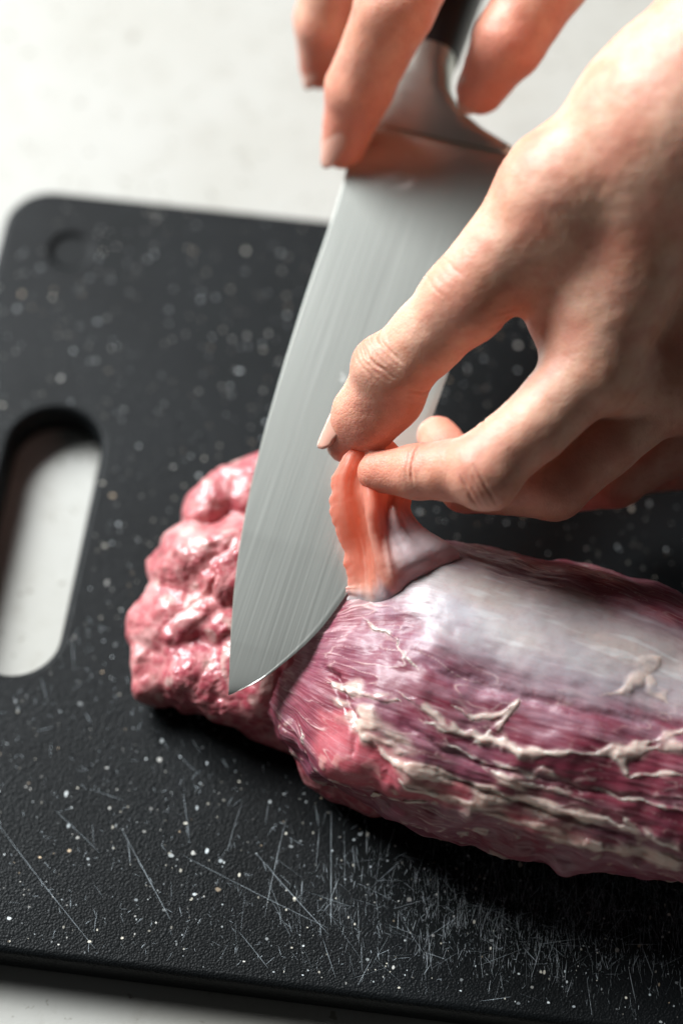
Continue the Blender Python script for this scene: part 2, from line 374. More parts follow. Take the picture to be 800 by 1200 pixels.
# ---------------------------------------------------------------- cutting board
BANG = math.radians(-7.6); BW, BD, BT = 33.0, 21.75, 1.0
BO = np.array((-9.05, 10.4)) ; BX = np.array((math.cos(BANG), math.sin(BANG))); BY = np.array((-math.sin(BANG), math.cos(BANG)))
def b2w(u, v, z): q = BO + BX*u - BY*v; return (q[0], q[1], z)      # u along the back edge, v toward the front edge
def w2b(x, y): q = np.array((x, y)) - BO; return q@BX, -(q@BY)
def rrect(u0, v0, u1, v1, r, n=10):
    pts = []
    for cx, cy, a0 in ((u1-r, v0+r, -90), (u1-r, v1-r, 0), (u0+r, v1-r, 90), (u0+r, v0+r, 180)):
        for i in range(n+1):
            a = math.radians(a0 + 90*i/n); pts.append((cx + r*math.cos(a), cy + r*math.sin(a)))
    return pts
def build_board():
    root = thing('cutting_board', 'black speckled plastic cutting board with an oblong grip slot, scratched near the front', 'cutting board')
    bm = bmesh.new()
    su0, sv0, su1, sv1 = 1.62, 7.05, 3.92, 14.68         # grip slot
    cu, cv, cr = 2.0, 1.95, 0.62                          # shallow round dimple near the corner
    def circ(r): return [(cu + r*math.cos(2*math.pi*i/32), cv + r*math.sin(2*math.pi*i/32)) for i in range(32)]
    def ring(pts, z): return [bm.verts.new(b2w(u, v, z)) for u, v in pts]
    def skin(a, b, flip=False):
        for i in range(len(a)):
            j = (i+1) % len(a); f = (a[i], a[j], b[j], b[i]); bm.faces.new(f[::-1] if flip else f)
    R = 1.25; prof = [(0.10, -BT), (0.03, -BT+0.03), (0, -BT+0.12), (0, -0.16), (0.03, -0.08), (0.09, -0.025), (0.19, 0.0)]
    outer = [ring(rrect(d, d, BW-d, BD-d, R-d), z) for d, z in prof]
    for a, b in zip(outer, outer[1:]): skin(a, b)
    sr = (su1-su0)/2
    sprof = [(-0.10, -BT), (0.0, -BT+0.1), (0, -0.24), (-0.04, -0.12), (-0.11, -0.035), (-0.20, 0.0)]
    slot = [ring(rrect(su0+d, sv0+d, su1-d, sv1-d, sr-d-0.001), z) for d, z in sprof]
    for a, b in zip(slot, slot[1:]): skin(a, b, True)
    dim = [ring(circ(r), z) for r, z in ((0.30, -0.10), (0.48, -0.10), (cr-0.05, -0.05), (cr, -0.01), (cr+0.06, 0.0))]
    for a, b in zip(dim, dim[1:]): skin(a, b, True)
    bm.faces.new(dim[0])
    def cap(loops):
        es = []
        for l in loops:
            for i in range(len(l)):
                e = bm.edges.get((l[i], l[(i+1) % len(l)])) or bm.edges.new((l[i], l[(i+1) % len(l)])); es.append(e)
        bmesh.ops.triangle_fill(bm, use_beauty=True, use_dissolve=False, edges=es)
    cap([outer[-1], slot[-1], dim[-1]]); cap([outer[0], slot[0]])
    bmesh.ops.recalc_face_normals(bm, faces=bm.faces)
    for v in bm.verts: v.co *= CM
    me = bpy.data.meshes.new('slab'); bm.to_mesh(me); bm.free()
    for p in me.polygons: p.use_smooth = abs(p.normal.z) < 0.999
    link('slab', me, BOARD, root)
    # flecks: mineral specks set in the plastic
    V, F, Cc = [], [], []
    r = random.Random(11)
    def in_slot(u, v): 
        cvv = min(max(v, sv0+sr), sv1-sr); return math.hypot(u-(su0+su1)/2, v-cvv) < sr+0.25
    n = 0
    while n < 3900:
        u, v = r.uniform(0.25, BW-0.25), r.uniform(0.25, BD-0.25)
        if in_slot(u, v) or math.hypot(u-cu, v-cv) < 0.75: continue
        q = r.random(); rad = 0.010 + 0.014*r.random() if q < 0.66 else (0.024 + 0.020*r.random() if q < 0.93 else 0.042 + 0.026*r.random())
        if r.random() < 0.35 and v > 16: rad *= 0.7
        k = 7; b0 = len(V); ph = r.uniform(0, 6.28); ex = r.uniform(0.7, 1.3)
        for i in range(k):
            a = ph + 2*math.pi*i/k; rr = rad*r.uniform(0.75, 1.15)
            V.append(b2w(u + rr*math.cos(a)*ex, v + rr*math.sin(a)/ex, 0.004))
        F.append(tuple(range(b0+k-1, b0-1, -1)))
        g = r.choice([0.22, 0.36, 0.5, 0.66, 0.15])*(0.7 if v < 9 else 1.0); w = r.choice([(1, 0.93, 0.78), (0.95, 1, 1), (1, 0.97, 0.9), (0.9, 0.97, 1)])
        if r.random() < 0.06: w = (1, 0.75, 0.5)
        Cc += [tuple(g*x for x in w)]*k
        n += 1
    me = new_mesh('fleck', V, F, False); set_col(me, np.array(Cc)); o = link('fleck', me, FLECK, root); o['kind'] = 'stuff'
    # knife scratches: hair-thin raised burrs
    V, F = [], []
    def scratch(x, y, ang, L, w, wob=0.02):
        if not all(ok1(x+math.cos(ang)*L*t, y+math.sin(ang)*L*t) for t in (-0.5, 0, 0.5)): return
        n = max(3, int(L/0.25)); b0 = len(V); d = np.array((math.cos(ang), math.sin(ang))); p = np.array((-d[1], d[0]))
        bend = r.uniform(-1, 1)*wob*L
        for i in range(n+1):
            t = i/n; ww = w*(0.25 + 0.75*math.sin(math.pi*min(1, max(0.03, t)))**0.6)*r.uniform(0.5, 1.2)
            c = np.array((x, y)) + d*L*(t-0.5) + p*(bend*4*t*(1-t) + r.uniform(-1, 1)*w*0.3)
            V.append((*(c+p*ww), 0.0045)); V.append((*c, 0.0045+ww*0.55)); V.append((*(c-p*ww), 0.0045))
        for i in range(n):
            a = b0+3*i; F.append((a+3, a, a+1, a+4)); F.append((a+4, a+1, a+2, a+5))
    def ok1(x, y): u, v = w2b(x, y); return 0.25 < u < BW-0.25 and 0.25 < v < BD-0.25 and not in_slot(u, v)
    def ok(x, y): return True
    for i in range(6500):                                   # the worn patch in front of the meat
        x, y = r.gauss(6.0, 3.1), r.gauss(-10.5, 1.0)
        ang = math.radians(r.gauss(86, 11)) if r.random() < 0.72 else math.radians(r.uniform(0, 180))
        L = r.expovariate(1/0.10)+0.015 if r.random() < 0.88 else r.uniform(0.3, 1.1)
        scratch(x, y, ang, L, r.choice([0.0006, 0.0008, 0.001, 0.0014, 0.002, 0.003]), 0.004)
    for i in range(30):                                     # longer cuts over it
        x, y = r.gauss(3.5, 3.6), r.gauss(-9.4, 1.5)
        scratch(x, y, math.radians(r.gauss(98, 24)), r.uniform(0.6, 2.2), r.uniform(0.0008, 0.0024), 0.006)
    for i in range(1500):                                   # nicks over the rest of the board
        x, y = r.uniform(-9, 14), r.uniform(-12, -3)
        scratch(x, y, math.radians(r.gauss(100, 50)), r.expovariate(1/0.10)+0.02, r.uniform(0.0012, 0.0045))
    for i in range(60):
        x, y = r.uniform(-9, 12), r.uniform(-12, -2)
        scratch(x, y, math.radians(r.gauss(112, 30)), r.expovariate(1/0.6)+0.15, r.uniform(0.0012, 0.003))
    for a, b2, w in (((-8.077, -8.580, 0.000), (-5.661, -11.620, 0.000), 0.008), ((-5.207, -8.623, 0.000), (-3.956, -10.917, 0.000), 0.009), ((-6.787, -8.188, 0.000), (-5.660, -9.270, 0.000), 0.005), ((-3.813, -9.270, 0.000), (-0.296, -11.125, 0.000), 0.006), ((-2.007, -9.270, 0.000), (-0.296, -11.270, 0.000), 0.008), ((-0.243, -8.188, 0.000), (-0.237, -11.063, 0.000), 0.008), ((-3.763, -7.750, 0.000), (-3.583, -8.948, 0.000), 0.007), ((-1.314, -8.406, 0.000), (-1.781, -10.855, 0.000), 0.006), ((-6.006, -7.640, 0.000), (-5.178, -7.926, 0.000), 0.005), ((-4.325, -6.302, 0.000), (-4.148, -6.639, 0.000), 0.006)):
        d = (b2[0]-a[0], b2[1]-a[1]); scratch((a[0]+b2[0])/2, (a[1]+b2[1])/2, math.atan2(d[1], d[0]), math.hypot(*d), w*0.5, 0.008)
    me = new_mesh('scratch', V, F, False); o = link('scratch', me, SCR, root); o['kind'] = 'stuff'
build_board()

# ---------------------------------------------------------------- knife
#<KNIFE>
KO = np.array((-2.603, -6.484, 2.750)); _kh = np.array((2.251, 8.726, 5.900))
KU = (_kh - KO)/np.linalg.norm(_kh - KO)
_s = np.cross((0, 0, 1.0), KU); _s /= np.linalg.norm(_s); _n = np.cross(KU, _s)
KROLL = math.radians(-4)
KV = -(_s*math.cos(KROLL) + _n*math.sin(KROLL)); KN = np.cross(KU, KV); KN = KN if KN[2] > 0 else -KN
#</KNIFE>
def k2w(u, v, n): return KO + KU*u + KV*v + KN*n
def interp(pts, x):
    p = np.array(pts); return np.interp(x, p[:, 0], p[:, 1])
def smooth_interp(pts, x):
    p = np.array(sorted(pts)); xs, ys = p[:, 0], p[:, 1]
    m = np.gradient(ys, xs); x = np.asarray(x, float); i = np.clip(np.searchsorted(xs, x)-1, 0, len(xs)-2)
    h = xs[i+1]-xs[i]; t = (np.clip(x, xs[0], xs[-1])-xs[i])/h
    return ((2*t**3-3*t**2+1)*ys[i] + (t**3-2*t**2+t)*h*m[i] + (-2*t**3+3*t**2)*ys[i+1] + (t**3-t**2)*h*m[i+1])
def build_knife():
    root = thing('chef_knife', 'wide brushed steel chef knife with black handle, held over the raw meat', 'knife')
    spine = [(0.000, -0.000), (1.489, -0.433), (3.341, -0.857), (5.279, -1.130), (7.526, -1.277), (10.084, -1.355), (12.727, -1.373), (14.183, -1.449), (15.422, -1.475)]
    edge = [(0.000, -0.000), (0.462, 0.520), (1.137, 1.035), (1.901, 1.482), (2.934, 1.868), (4.422, 2.203), (6.219, 2.455), (8.748, 2.587), (11.077, 2.605), (13.207, 2.567), (15.305, 2.398)]
    L1 = edge[-1][0]
    us = np.concatenate([np.linspace(0, 2.5, 60)**1.0, np.linspace(2.5, L1, 120)[1:]])
    us = np.concatenate([[0, 0.01, 0.03, 0.06, 0.1, 0.15], us[us > 0.2]])
    sp = smooth_interp(spine, us); ed = smooth_interp(edge, us)
    M_ = 26
    tt = np.concatenate([[0, 0.012], np.linspace(0.03, 0.93, M_-7), [0.945, 0.96, 0.975, 0.99, 1.0]])
    V, F, UV = [], [], []
    for side in (1, -1):
        for i, u in enumerate(us):
            wdt = max(ed[i]-sp[i], 1e-4)
            sth = 0.11*min(1, 0.35 + u/6) * (0.6 + 0.4*min(1, wdt/1.5))
            for t in tt:
                w = sp[i] + wdt*t
                th = sth*(1 - 0.86*t/0.945) if t <= 0.945 else sth*0.14*(1-(t-0.945)/0.055) + 0.004
                if t == 0: th = sth*0.72
                V.append(k2w(u, w, side*th)); UV.append((u*CM, w*CM, 0.03*side))
    nU = len(us); nT = len(tt); off = nU*nT
    for i in range(nU-1):
        for j in range(nT-1):
            a = i*nT+j
            F.append((a, a+1, a+nT+1, a+nT)); F.append((off+a+nT, off+a+nT+1, off+a+1, off+a))
        F.append((i*nT, (i+1)*nT, off+(i+1)*nT, off+i*nT))
        a = i*nT+nT-1; F.append((a+nT, a, off+a, off+a+nT))
    for j in range(nT-1):
        F.append((j+1, j, off+j, off+j+1)); a = (nU-1)*nT+j; F.append((a, a+1, off+a+1, off+a))
    me = new_mesh('blade', V, F); set_vec(me, 'blade_uv', np.array(UV))
    bm = bmesh.new(); bm.from_mesh(me); bmesh.ops.recalc_face_normals(bm, faces=bm.faces); bm.to_mesh(me); bm.free()
    me.set_sharp_from_angle(angle=math.radians(20))
    blade = link('blade', me, STEEL, root)
    # bolster: swells from the blade heel to the handle, with the curved return below the fingers
    bs = [(L1-0.25, sp[-1]+0.02, ed[-1]-0.02, 0.16), (L1, sp[-1]+0.02, ed[-1]-0.03, 0.22), (L1+0.25, sp[-1]+0.05, ed[-1]-0.75, 0.30), (L1+0.6, sp[-1]+0.1, ed[-1]-1.45, 0.42),
          (L1+1.0, sp[-1]+0.2, ed[-1]-1.85, 0.58), (L1+1.6, sp[-1]+0.3, ed[-1]-2.05, 0.74), (L1+2.0, sp[-1]+0.32, ed[-1]-2.05, 0.80)]
    def loft(secs, name, m, pw=0.7):
        V, F, UV = [], [], []; K_ = 28
        for (u, a, b, h) in secs:
            for i in range(K_):
                t = 2*math.pi*i/K_; c, s_ = math.cos(t), math.sin(t)
                cx = math.copysign(abs(c)**pw, c); cy = math.copysign(abs(s_)**pw, s_)
                V.append(k2w(u, (a+b)/2 + (b-a)/2*cx, h*cy)); UV.append((u*CM, ((a+b)/2 + (b-a)/2*cx)*CM, h*cy*CM))
        for i in range(len(secs)-1):
            for j in range(K_):
                a = i*K_+j; b = i*K_+(j+1) % K_; F.append((a, b, b+K_, a+K_))
        F.append(tuple(range(K_))); F.append(tuple(range((len(secs)-1)*K_, len(secs)*K_))[::-1])
        me = new_mesh(name, V, F); set_vec(me, 'blade_uv', np.array(UV))
        bm = bmesh.new(); bm.from_mesh(me); bmesh.ops.recalc_face_normals(bm, faces=bm.faces); bm.to_mesh(me); bm.free()
        me.set_sharp_from_angle(angle=math.radians(50))
        return link(name, me, m, root)
    loft(bs, 'bolster', STEEL)
    a0, b0 = bs[-1][1], bs[-1][2]
    hs = [(L1+2.0, a0-0.03, b0+0.03, 0.82), (L1+2.15, a0-0.05, b0+0.05, 0.86), (L1+4, a0-0.1, b0+0.1, 0.95), (L1+7, a0-0.2, b0+0.35, 1.0), (L1+9.5, a0-0.1, b0+0.15, 0.95),
          (L1+12, a0-0.1, b0+0.5, 0.95), (L1+12.8, a0+0.2, b0+0.4, 0.8), (L1+13, a0+0.6, b0, 0.4)]
    h = loft(hs, 'handle', HANDLE, 0.8)
build_knife()
# ---------------------------------------------------------------- raw pork tenderloin
#<TUBE>
TAX = np.array([(-1.810, -4.912, 0.900), (-1.015, -5.367, 1.500), (0.000, -5.679, 2.000), (1.397, -5.828, 2.350), (3.962, -6.493, 2.450), (7.862, -7.468, 2.400), (10.363, -8.214, 2.300), (11.940, -8.614, 2.000)])
TWD = np.array([0.8, 1.5, 2.4, 3.2, 3.5, 3.3, 3.0, 2.6]); THT = np.array([0.7, 1.15, 1.75, 2.3, 2.5, 2.4, 2.2, 1.9])
_tl = np.concatenate([[0], np.cumsum(np.linalg.norm(np.diff(TAX[:, :2], axis=0), axis=1))]); SLEN = float(_tl[-1])
def _cr(xs, ys, x):
    m = np.gradient(ys, xs); i = np.clip(np.searchsorted(xs, x)-1, 0, len(xs)-2)
    h = xs[i+1]-xs[i]; t = (x-xs[i])/h
    return (2*t**3-3*t**2+1)*ys[i] + (t**3-2*t**2+t)*h*m[i] + (-2*t**3+3*t**2)*ys[i+1] + (t**3-t**2)*h*m[i+1]
def tube(s, th, off=0.0):
    """point on the loin: s cm along it, th 0 = far side, pi/2 = top, pi = near side"""
    c = np.stack([_cr(_tl, TAX[:, k], s) for k in range(3)], 1)
    w = _cr(_tl, TWD, s); h = _cr(_tl, THT, s)
    e = np.minimum(np.clip(s/0.9, 0, 1), np.clip((SLEN-s)/1.2, 0, 1)); e = np.sqrt(np.clip(1-(1-e)**2, 0, 1))
    d = TAX[-1, :2]-TAX[0, :2]; d = d/np.linalg.norm(d)
    side = np.array([-d[1], d[0]])                  # horizontal, toward the far side
    cs, sn = np.cos(th), np.sin(th)
    cx = np.sign(cs)*np.abs(cs)**0.92; cz = np.sign(sn)*np.abs(sn)**0.92
    r1 = (w+off)*e*cx; z = c[:, 2] + (h+off)*e*cz
    zb = 0.06
    z = np.where(z < 0.5, zb + (0.5-zb)*np.exp(np.minimum(0, (z-0.5)/(0.5-zb))), z)
    return np.stack([c[:, 0]+side[0]*r1, c[:, 1]+side[1]*r1, z], 1)
#</TUBE>
ACM = 2.95
def pl_dist(pts, S, A, full=False):
    """distance from surface points (s, arc) to a polyline, and position 0..1 along it"""
    if not full:
        q_ = np.array(pts); k_ = (S > q_[:, 0].min()-1.1) & (S < q_[:, 0].max()+1.1) & (A > q_[:, 1].min()*ACM-1.1) & (A < q_[:, 1].max()*ACM+1.1)
        d_, t_ = pl_dist(pts, S[k_], A[k_], True); D_ = np.full(len(S), 9.0); T_ = np.zeros(len(S)); D_[k_] = d_; T_[k_] = t_; return D_, T_
    pts = [(p[0], p[1]*ACM) for p in pts]; best = np.full(len(S), 1e9); tb = np.zeros(len(S)); n = len(pts)-1
    for i in range(n):
        ax, ay = pts[i]; bx, by = pts[i+1]; dx, dy = bx-ax, by-ay; L2 = dx*dx+dy*dy+1e-9
        t = np.clip(((S-ax)*dx+(A-ay)*dy)/L2, 0, 1); d = np.hypot(S-ax-t*dx, A-ay-t*dy)
        m = d < best; best = np.where(m, d, best); tb = np.where(m, (i+t)/n, tb)
    return best, tb
def poly_sd(pts, S, A):
    """signed distance, positive inside"""
    pts = [(p[0], p[1]*ACM) for p in pts]; d, _ = pl_dist([(p[0], p[1]/ACM) for p in pts+[pts[0]]], S, A, True)
    ins = np.zeros(len(S), bool); n = len(pts)
    for i in range(n):
        x1, y1 = pts[i]; x2, y2 = pts[(i+1) % n]
        c = ((y1 > A) != (y2 > A)) & (S < (x2-x1)*(A-y1)/(y2-y1+1e-12)+x1); ins ^= c
    return np.where(ins, d, -d)

C_MUSC = np.array((0.175, 0.026, 0.046)); C_PINK = np.array((0.42, 0.080, 0.098)); C_PURP = np.array((0.20, 0.062, 0.098))
C_SILV = np.array((0.44, 0.435, 0.45)); C_FAT = np.array((0.68, 0.53, 0.44)); C_LIGHT = np.array((0.58, 0.27, 0.26))

SIL_POLY = [(2.73, 1.152), (2.99, 0.742), (3.79, 0.864), (5.42, 0.986), (7.44, 1.047), (9.24, 1.117), (11.07, 1.152), (11.19, 1.667), (9.50, 1.745), (7.99, 1.789), (6.42, 1.737), (4.90, 1.684), (3.82, 1.571)]
VEIL_POLY = [(2.02, 0.899), (2.93, 0.646), (5.36, 0.846), (9.22, 1.056), (11.21, 1.082), (11.44, 1.763), (7.02, 1.981), (4.59, 1.868), (2.99, 1.606)]
PINK_POLY = [(1.85, 2.243), (2.62, 2.164), (3.36, 2.347), (4.65, 2.505), (5.85, 2.531), (5.59, 2.819), (4.27, 2.897), (2.82, 2.932), (2.10, 2.714)]
PINK2 = [(5.93, 2.679), (7.47, 2.714), (8.67, 2.827), (8.50, 2.889), (6.79, 2.897)]
RED_TOP = [(7.82, 1.004), (9.27, 0.899), (9.36, 1.134), (8.67, 1.134)]
STRANDS = [   # fat strands lying on the loin: (polyline, radius cm)
    ([(4.22, 2.129), (4.85, 2.182), (5.59, 2.155), (6.22, 2.173), (6.62, 2.190), (7.50, 2.155), (8.24, 2.094), (9.07, 1.998), (9.90, 1.850), (10.81, 1.702)], 0.12),
    ([(6.02, 2.147), (6.30, 2.164), (6.56, 2.208), (6.90, 2.208), (7.33, 2.164)], 0.20),
    ([(8.24, 2.103), (8.87, 2.051), (9.47, 1.981), (10.19, 1.894), (10.93, 1.850)], 0.15),
    ([(8.53, 2.051), (8.73, 2.112), (8.84, 2.173), (8.93, 2.234)], 0.11),
    ([(8.82, 2.243), (9.24, 2.190), (9.79, 2.129), (10.50, 2.086)], 0.08),
    ([(6.25, 1.833), (6.16, 1.920), (6.05, 2.033), (5.82, 2.147), (5.45, 2.234)], 0.11),
    ([(4.90, 2.016), (5.42, 2.042), (5.87, 1.998), (6.30, 1.859)], 0.075),
    ([(3.70, 1.998), (4.30, 2.059), (4.82, 2.138), (5.42, 2.173), (6.19, 2.173)], 0.085),
    ([(8.04, 1.728), (8.44, 1.641), (8.84, 1.545), (9.07, 1.457), (9.16, 1.388)], 0.19),
    ([(8.90, 1.518), (9.10, 1.562), (9.24, 1.614), (9.44, 1.658)], 0.10),
    ([(8.96, 2.627), (9.44, 2.653), (10.01, 2.697), (10.90, 2.740)], 0.18),
    ([(9.13, 2.522), (9.41, 2.592), (9.73, 2.688)], 0.12),
    ([(3.25, 3.124), (3.48, 3.037), (3.68, 2.967)], 0.15),
    ([(3.48, 2.993), (3.99, 2.941), (4.45, 2.889), (4.82, 2.889)], 0.07),
    ([(1.79, 1.929), (2.39, 1.998), (3.16, 2.059), (3.76, 2.059)], 0.10),
    ([(8.30, 2.854), (8.56, 2.862), (8.84, 2.889)], 0.14),
    ([(2.28, 2.121), (2.79, 2.278), (3.25, 2.417), (3.76, 2.496), (4.27, 2.513)], 0.12),
    ([(3.76, 2.496), (4.47, 2.566), (5.07, 2.548), (5.85, 2.513)], 0.13),
    ([(4.10, 2.609), (4.36, 2.688), (4.67, 2.731), (5.07, 2.731)], 0.12),
    ([(4.90, 2.269), (5.73, 2.330), (6.50, 2.330), (7.30, 2.400)], 0.06),
    ([(5.73, 2.356), (6.76, 2.443), (7.70, 2.443), (8.50, 2.496)], 0.07),
    ([(6.50, 2.356), (6.93, 2.374), (7.24, 2.321), (7.56, 2.347)], 0.09),
    ([(7.22, 2.557), (7.99, 2.609), (8.76, 2.609), (9.53, 2.662)], 0.09),
    ([(8.24, 2.374), (8.99, 2.382), (9.93, 2.382), (10.90, 2.374)], 0.05),
    ([(2.16, 1.326), (2.79, 1.527), (3.45, 1.684), (4.07, 1.841)], 0.05),
    ([(1.53, 2.531), (1.76, 2.601), (1.85, 2.723)], 0.09),
]
FREE = (12,)
FATBAND = [(2.45, 2.059), (3.10, 2.295), (4.02, 2.426), (4.67, 2.539), (5.82, 2.496), (7.02, 2.574), (8.39, 2.662)]
FATBAND2 = [(4.10, 2.609), (4.76, 2.697), (5.53, 2.688), (6.27, 2.627)]
FATBAND3 = [(5.62, 2.670), (7.16, 2.836), (8.70, 2.889), (10.41, 2.897)]
GROOVES = [([(1.62, 1.745), (1.99, 1.876), (2.33, 2.033), (2.82, 2.313), (3.05, 2.539)], 0.10, 0.16), ([(3.36, 1.571), (4.53, 1.815), (6.10, 1.824), (8.04, 1.859), (9.84, 1.815)], 0.12, 0.07),
           ([(4.65, 2.505), (5.87, 2.566), (7.44, 2.653), (8.99, 2.731)], 0.10, 0.12), ([(3.42, 2.129), (4.93, 2.330), (6.50, 2.356), (8.44, 2.391), (10.19, 2.330)], 0.09, 0.08),
           ([(3.16, 2.365), (3.82, 2.609), (4.27, 2.880)], 0.10, 0.10)]
BULGE = [((2.62, 0.942), 0.85, 0.20), ((3.36, 0.681), 0.8, 0.12), ((2.68, 2.697), 0.75, 0.30), ((4.16, 2.688), 0.6, 0.18), ((5.56, 1.187), 1.5, 0.12), ((2.28, 0.681), 0.8, 0.15), ((7.50, 2.740), 0.5, 0.12)]

def fibre_uv(S, A, P3):
    # fibres fan out from the left end and level out toward the right
    ang = np.radians(38)*np.exp(-S/4.0) + np.radians(8)
    U = S*np.cos(ang) + (A-5)*np.sin(ang); V = -S*np.sin(ang) + (A-5)*np.cos(ang)
    return np.stack([U, V, np.zeros_like(U)], 1)
def fibre_noise(F, fu, fv, octv=2, seed=0):
    return noise(np.stack([F[:, 0]*fu, F[:, 1]*fv, F[:, 0]*0.15+seed], 1), 1.0, octv, seed)

def loin_surface(S, T):
    A = T*ACM; P3 = tube(S, T)
    SW = S + 0.10*noise(P3, 1.3, 2, 1) + 0.03*noise(P3, 5, 2, 31); AW = A + 0.10*noise(P3, 1.3, 2, 2) + 0.03*noise(P3, 5, 2, 32)
    F = fibre_uv(S, A, P3)
    h = 0.24*noise(P3, 0.42, 1, 3)
    fn = fibre_noise(F, 0.55, 3.2, 3, 5); fn2 = fibre_noise(F, 1.6, 11, 2, 6)
    sil = sstep(-0.35, 0.75, poly_sd(SIL_POLY, SW, AW) + 0.12*fn + 0.10*noise(P3, 2.2, 2, 7))
    veil = sstep(-0.45, 0.35, poly_sd(VEIL_POLY, SW, AW) + 0.2*fn)
    pink = np.maximum(sstep(-0.15, 0.2, poly_sd(PINK_POLY, SW, AW)), sstep(-0.1, 0.15, poly_sd(PINK2, SW, AW)))
    h += (0.07*noise(P3, 0.9, 1, 33) + 0.06*noise(P3, 1.3, 2, 4))*(1-0.92*sil)
    h += (1-0.85*sil)*(1-0.75*pink)*(0.020*fn + 0.010*fn2) + 0.004*sil*fn2
    h += 0.20*noise(P3, 1.05, 2, 89)*sstep(2.5, 2.95, T)
    for pts, wd, dep in GROOVES:
        d, t = pl_dist(pts, SW, AW); h -= dep*np.exp(-(d/wd)**2)*np.sin(np.pi*np.clip(t, 0.04, 0.96))**0.5
    for (cs, ct), r, a in BULGE: h += a*np.exp(-((S-cs)**2+(A-ct*ACM)**2)/(r*r))
    # colours
    c = np.tile(C_MUSC, (len(S), 1))
    c = mixc(c, C_PURP, 0.6*sstep(-0.25, 0.5, noise(P3, 0.6, 2, 8)+0.3*fn))
    c = mixc(c, C_PINK, 0.9*pink)
    c = mixc(c, C_PINK, 0.75*sstep(-0.1, 0.25, poly_sd(RED_TOP, SW, AW)))
    c = mixc(c, C_PINK, 0.5*sstep(1.2, 0.3, S)*(1-sil))
    # thin connective veil: fibrous, whitish
    v2 = sstep(0.02, 0.55, fn + 0.35*noise(P3, 0.9, 2, 9))*(1-0.7*pink)
    c = mixc(c, (0.38, 0.21, 0.24), 0.30*v2)
    c = mixc(c, (0.30, 0.19, 0.24), 0.45*veil*(0.6+0.4*sstep(-0.3, 0.3, fn)))
    blue = sstep(0.0, 0.9, poly_sd(SIL_POLY, SW, AW) - 0.1)
    silc = np.tile(C_SILV, (len(S), 1)); silc = mixc(silc, (0.44, 0.49, 0.56), 0.8*blue*sstep(8.0, 3.5, S))
    warm = sstep(-0.3, 0.6, 0.25*noise(P3, 0.5, 2, 12) + 0.15*fn + 0.5*np.clip((1.62-T)/0.4, -1, 1) + 0.05*(S-6)); silc = mixc(silc, (0.50, 0.38, 0.32), 0.7*warm)
    silc = mixc(silc, (0.40, 0.34, 0.40), 0.25*sstep(-0.1, 0.5, fibre_noise(F, 0.2, 1.2, 2, 13)))
    pat = sstep(-0.35, 0.45, noise(P3, 0.75, 2, 84) + 0.3*fibre_noise(F, 0.35, 2.4, 2, 85)); silc = mixc(silc, (0.27, 0.235, 0.27), 0.45*pat*(1-0.6*blue))
    silc = mixc(silc, (0.60, 0.58, 0.57), 0.5*sstep(0.25, 0.6, fibre_noise(F, 0.6, 5.0, 2, 86)))
    c = mixc(c, silc, 0.95*sil**0.9)
    h += sil*(0.010*fibre_noise(F, 0.5, 3.5, 2, 87) + 0.018*noise(P3, 1.6, 2, 88))
    cs_, ct_ = (2.65, 0.977); dd = np.hypot((S-cs_), (A-ct_*ACM))/1.0
    c = mixc(c, (0.50, 0.35, 0.34), 0.85*sstep(1.0, 0.35, dd + 0.25*noise(P3, 1.6, 2, 83)))
    # soft fat: lumpy bands
    fat = np.zeros(len(S))
    for band, wd, amp in ((FATBAND, 0.34, 1.0), (FATBAND2, 0.22, 0.9), (FATBAND3, 0.22, 0.85)):
        d, t = pl_dist(band, SW, AW)
        f = sstep(1.35, 0.25, d/wd + 0.6*noise(P3, 1.5, 2, 14))*amp
        fat = np.maximum(fat, f*sstep(-0.5, 0.25, fibre_noise(F, 1.1, 3.0, 2, 15)))
    spots = sstep(0.42, 0.62, noise(P3, 3.0, 2, 16) + 0.2*fn)*sstep(3.2, 3.7, T*1.0 + 0.8)*(1-sil)*0.5
    fat = np.maximum(fat, spots)
    lump = 0.5+0.5*noise(P3, 3.4, 2, 17)
    h += fat*(0.012 + 0.05*lump)
    c = mixc(c, C_FAT, 0.85*fat)
    c = mixc(c, (0.60, 0.33, 0.27), 0.4*fat*sstep(0.55, 0.2, lump))
    for k, (pts, r) in enumerate(STRANDS):
        if k in FREE: continue
        r = r*0.78
        d, t = pl_dist(pts, SW, AW); w = r*np.clip(0.95 + 0.9*noise(P3, 1.9, 2, 80+k*0.37), 0.2, 2.0)*np.clip(np.sin(np.pi*np.clip(t, 0.02, 0.98))*2.2, 0.1, 1)
        pf = sstep(1.5, 0.15, d/w); h += 0.24*w*pf*(0.8+0.4*lump)
        c = mixc(c, C_FAT*np.array((0.98, 0.98, 1.02)), 0.85*pf*sstep(-0.7, 0.1, noise(P3, 2.4, 2, 81))); fat = np.maximum(fat, pf)
    # thin web of connective threads
    for k, (fu, fv, th0, am) in enumerate(((0.5, 2.6, 0.035, 0.55), (0.9, 3.8, 0.03, 0.4))):
        q = np.abs(fibre_noise(F, fu, fv, 2, 20+k)); ln = sstep(th0*1.8, th0*0.3, q)*sstep(-0.1, 0.4, noise(P3, 0.8, 1, 22+k))*(1-sil)
        h += 0.022*ln*am; c = mixc(c, (0.62, 0.47, 0.43), am*ln)
    return P3, A, F, h, c, sil, fat, fn

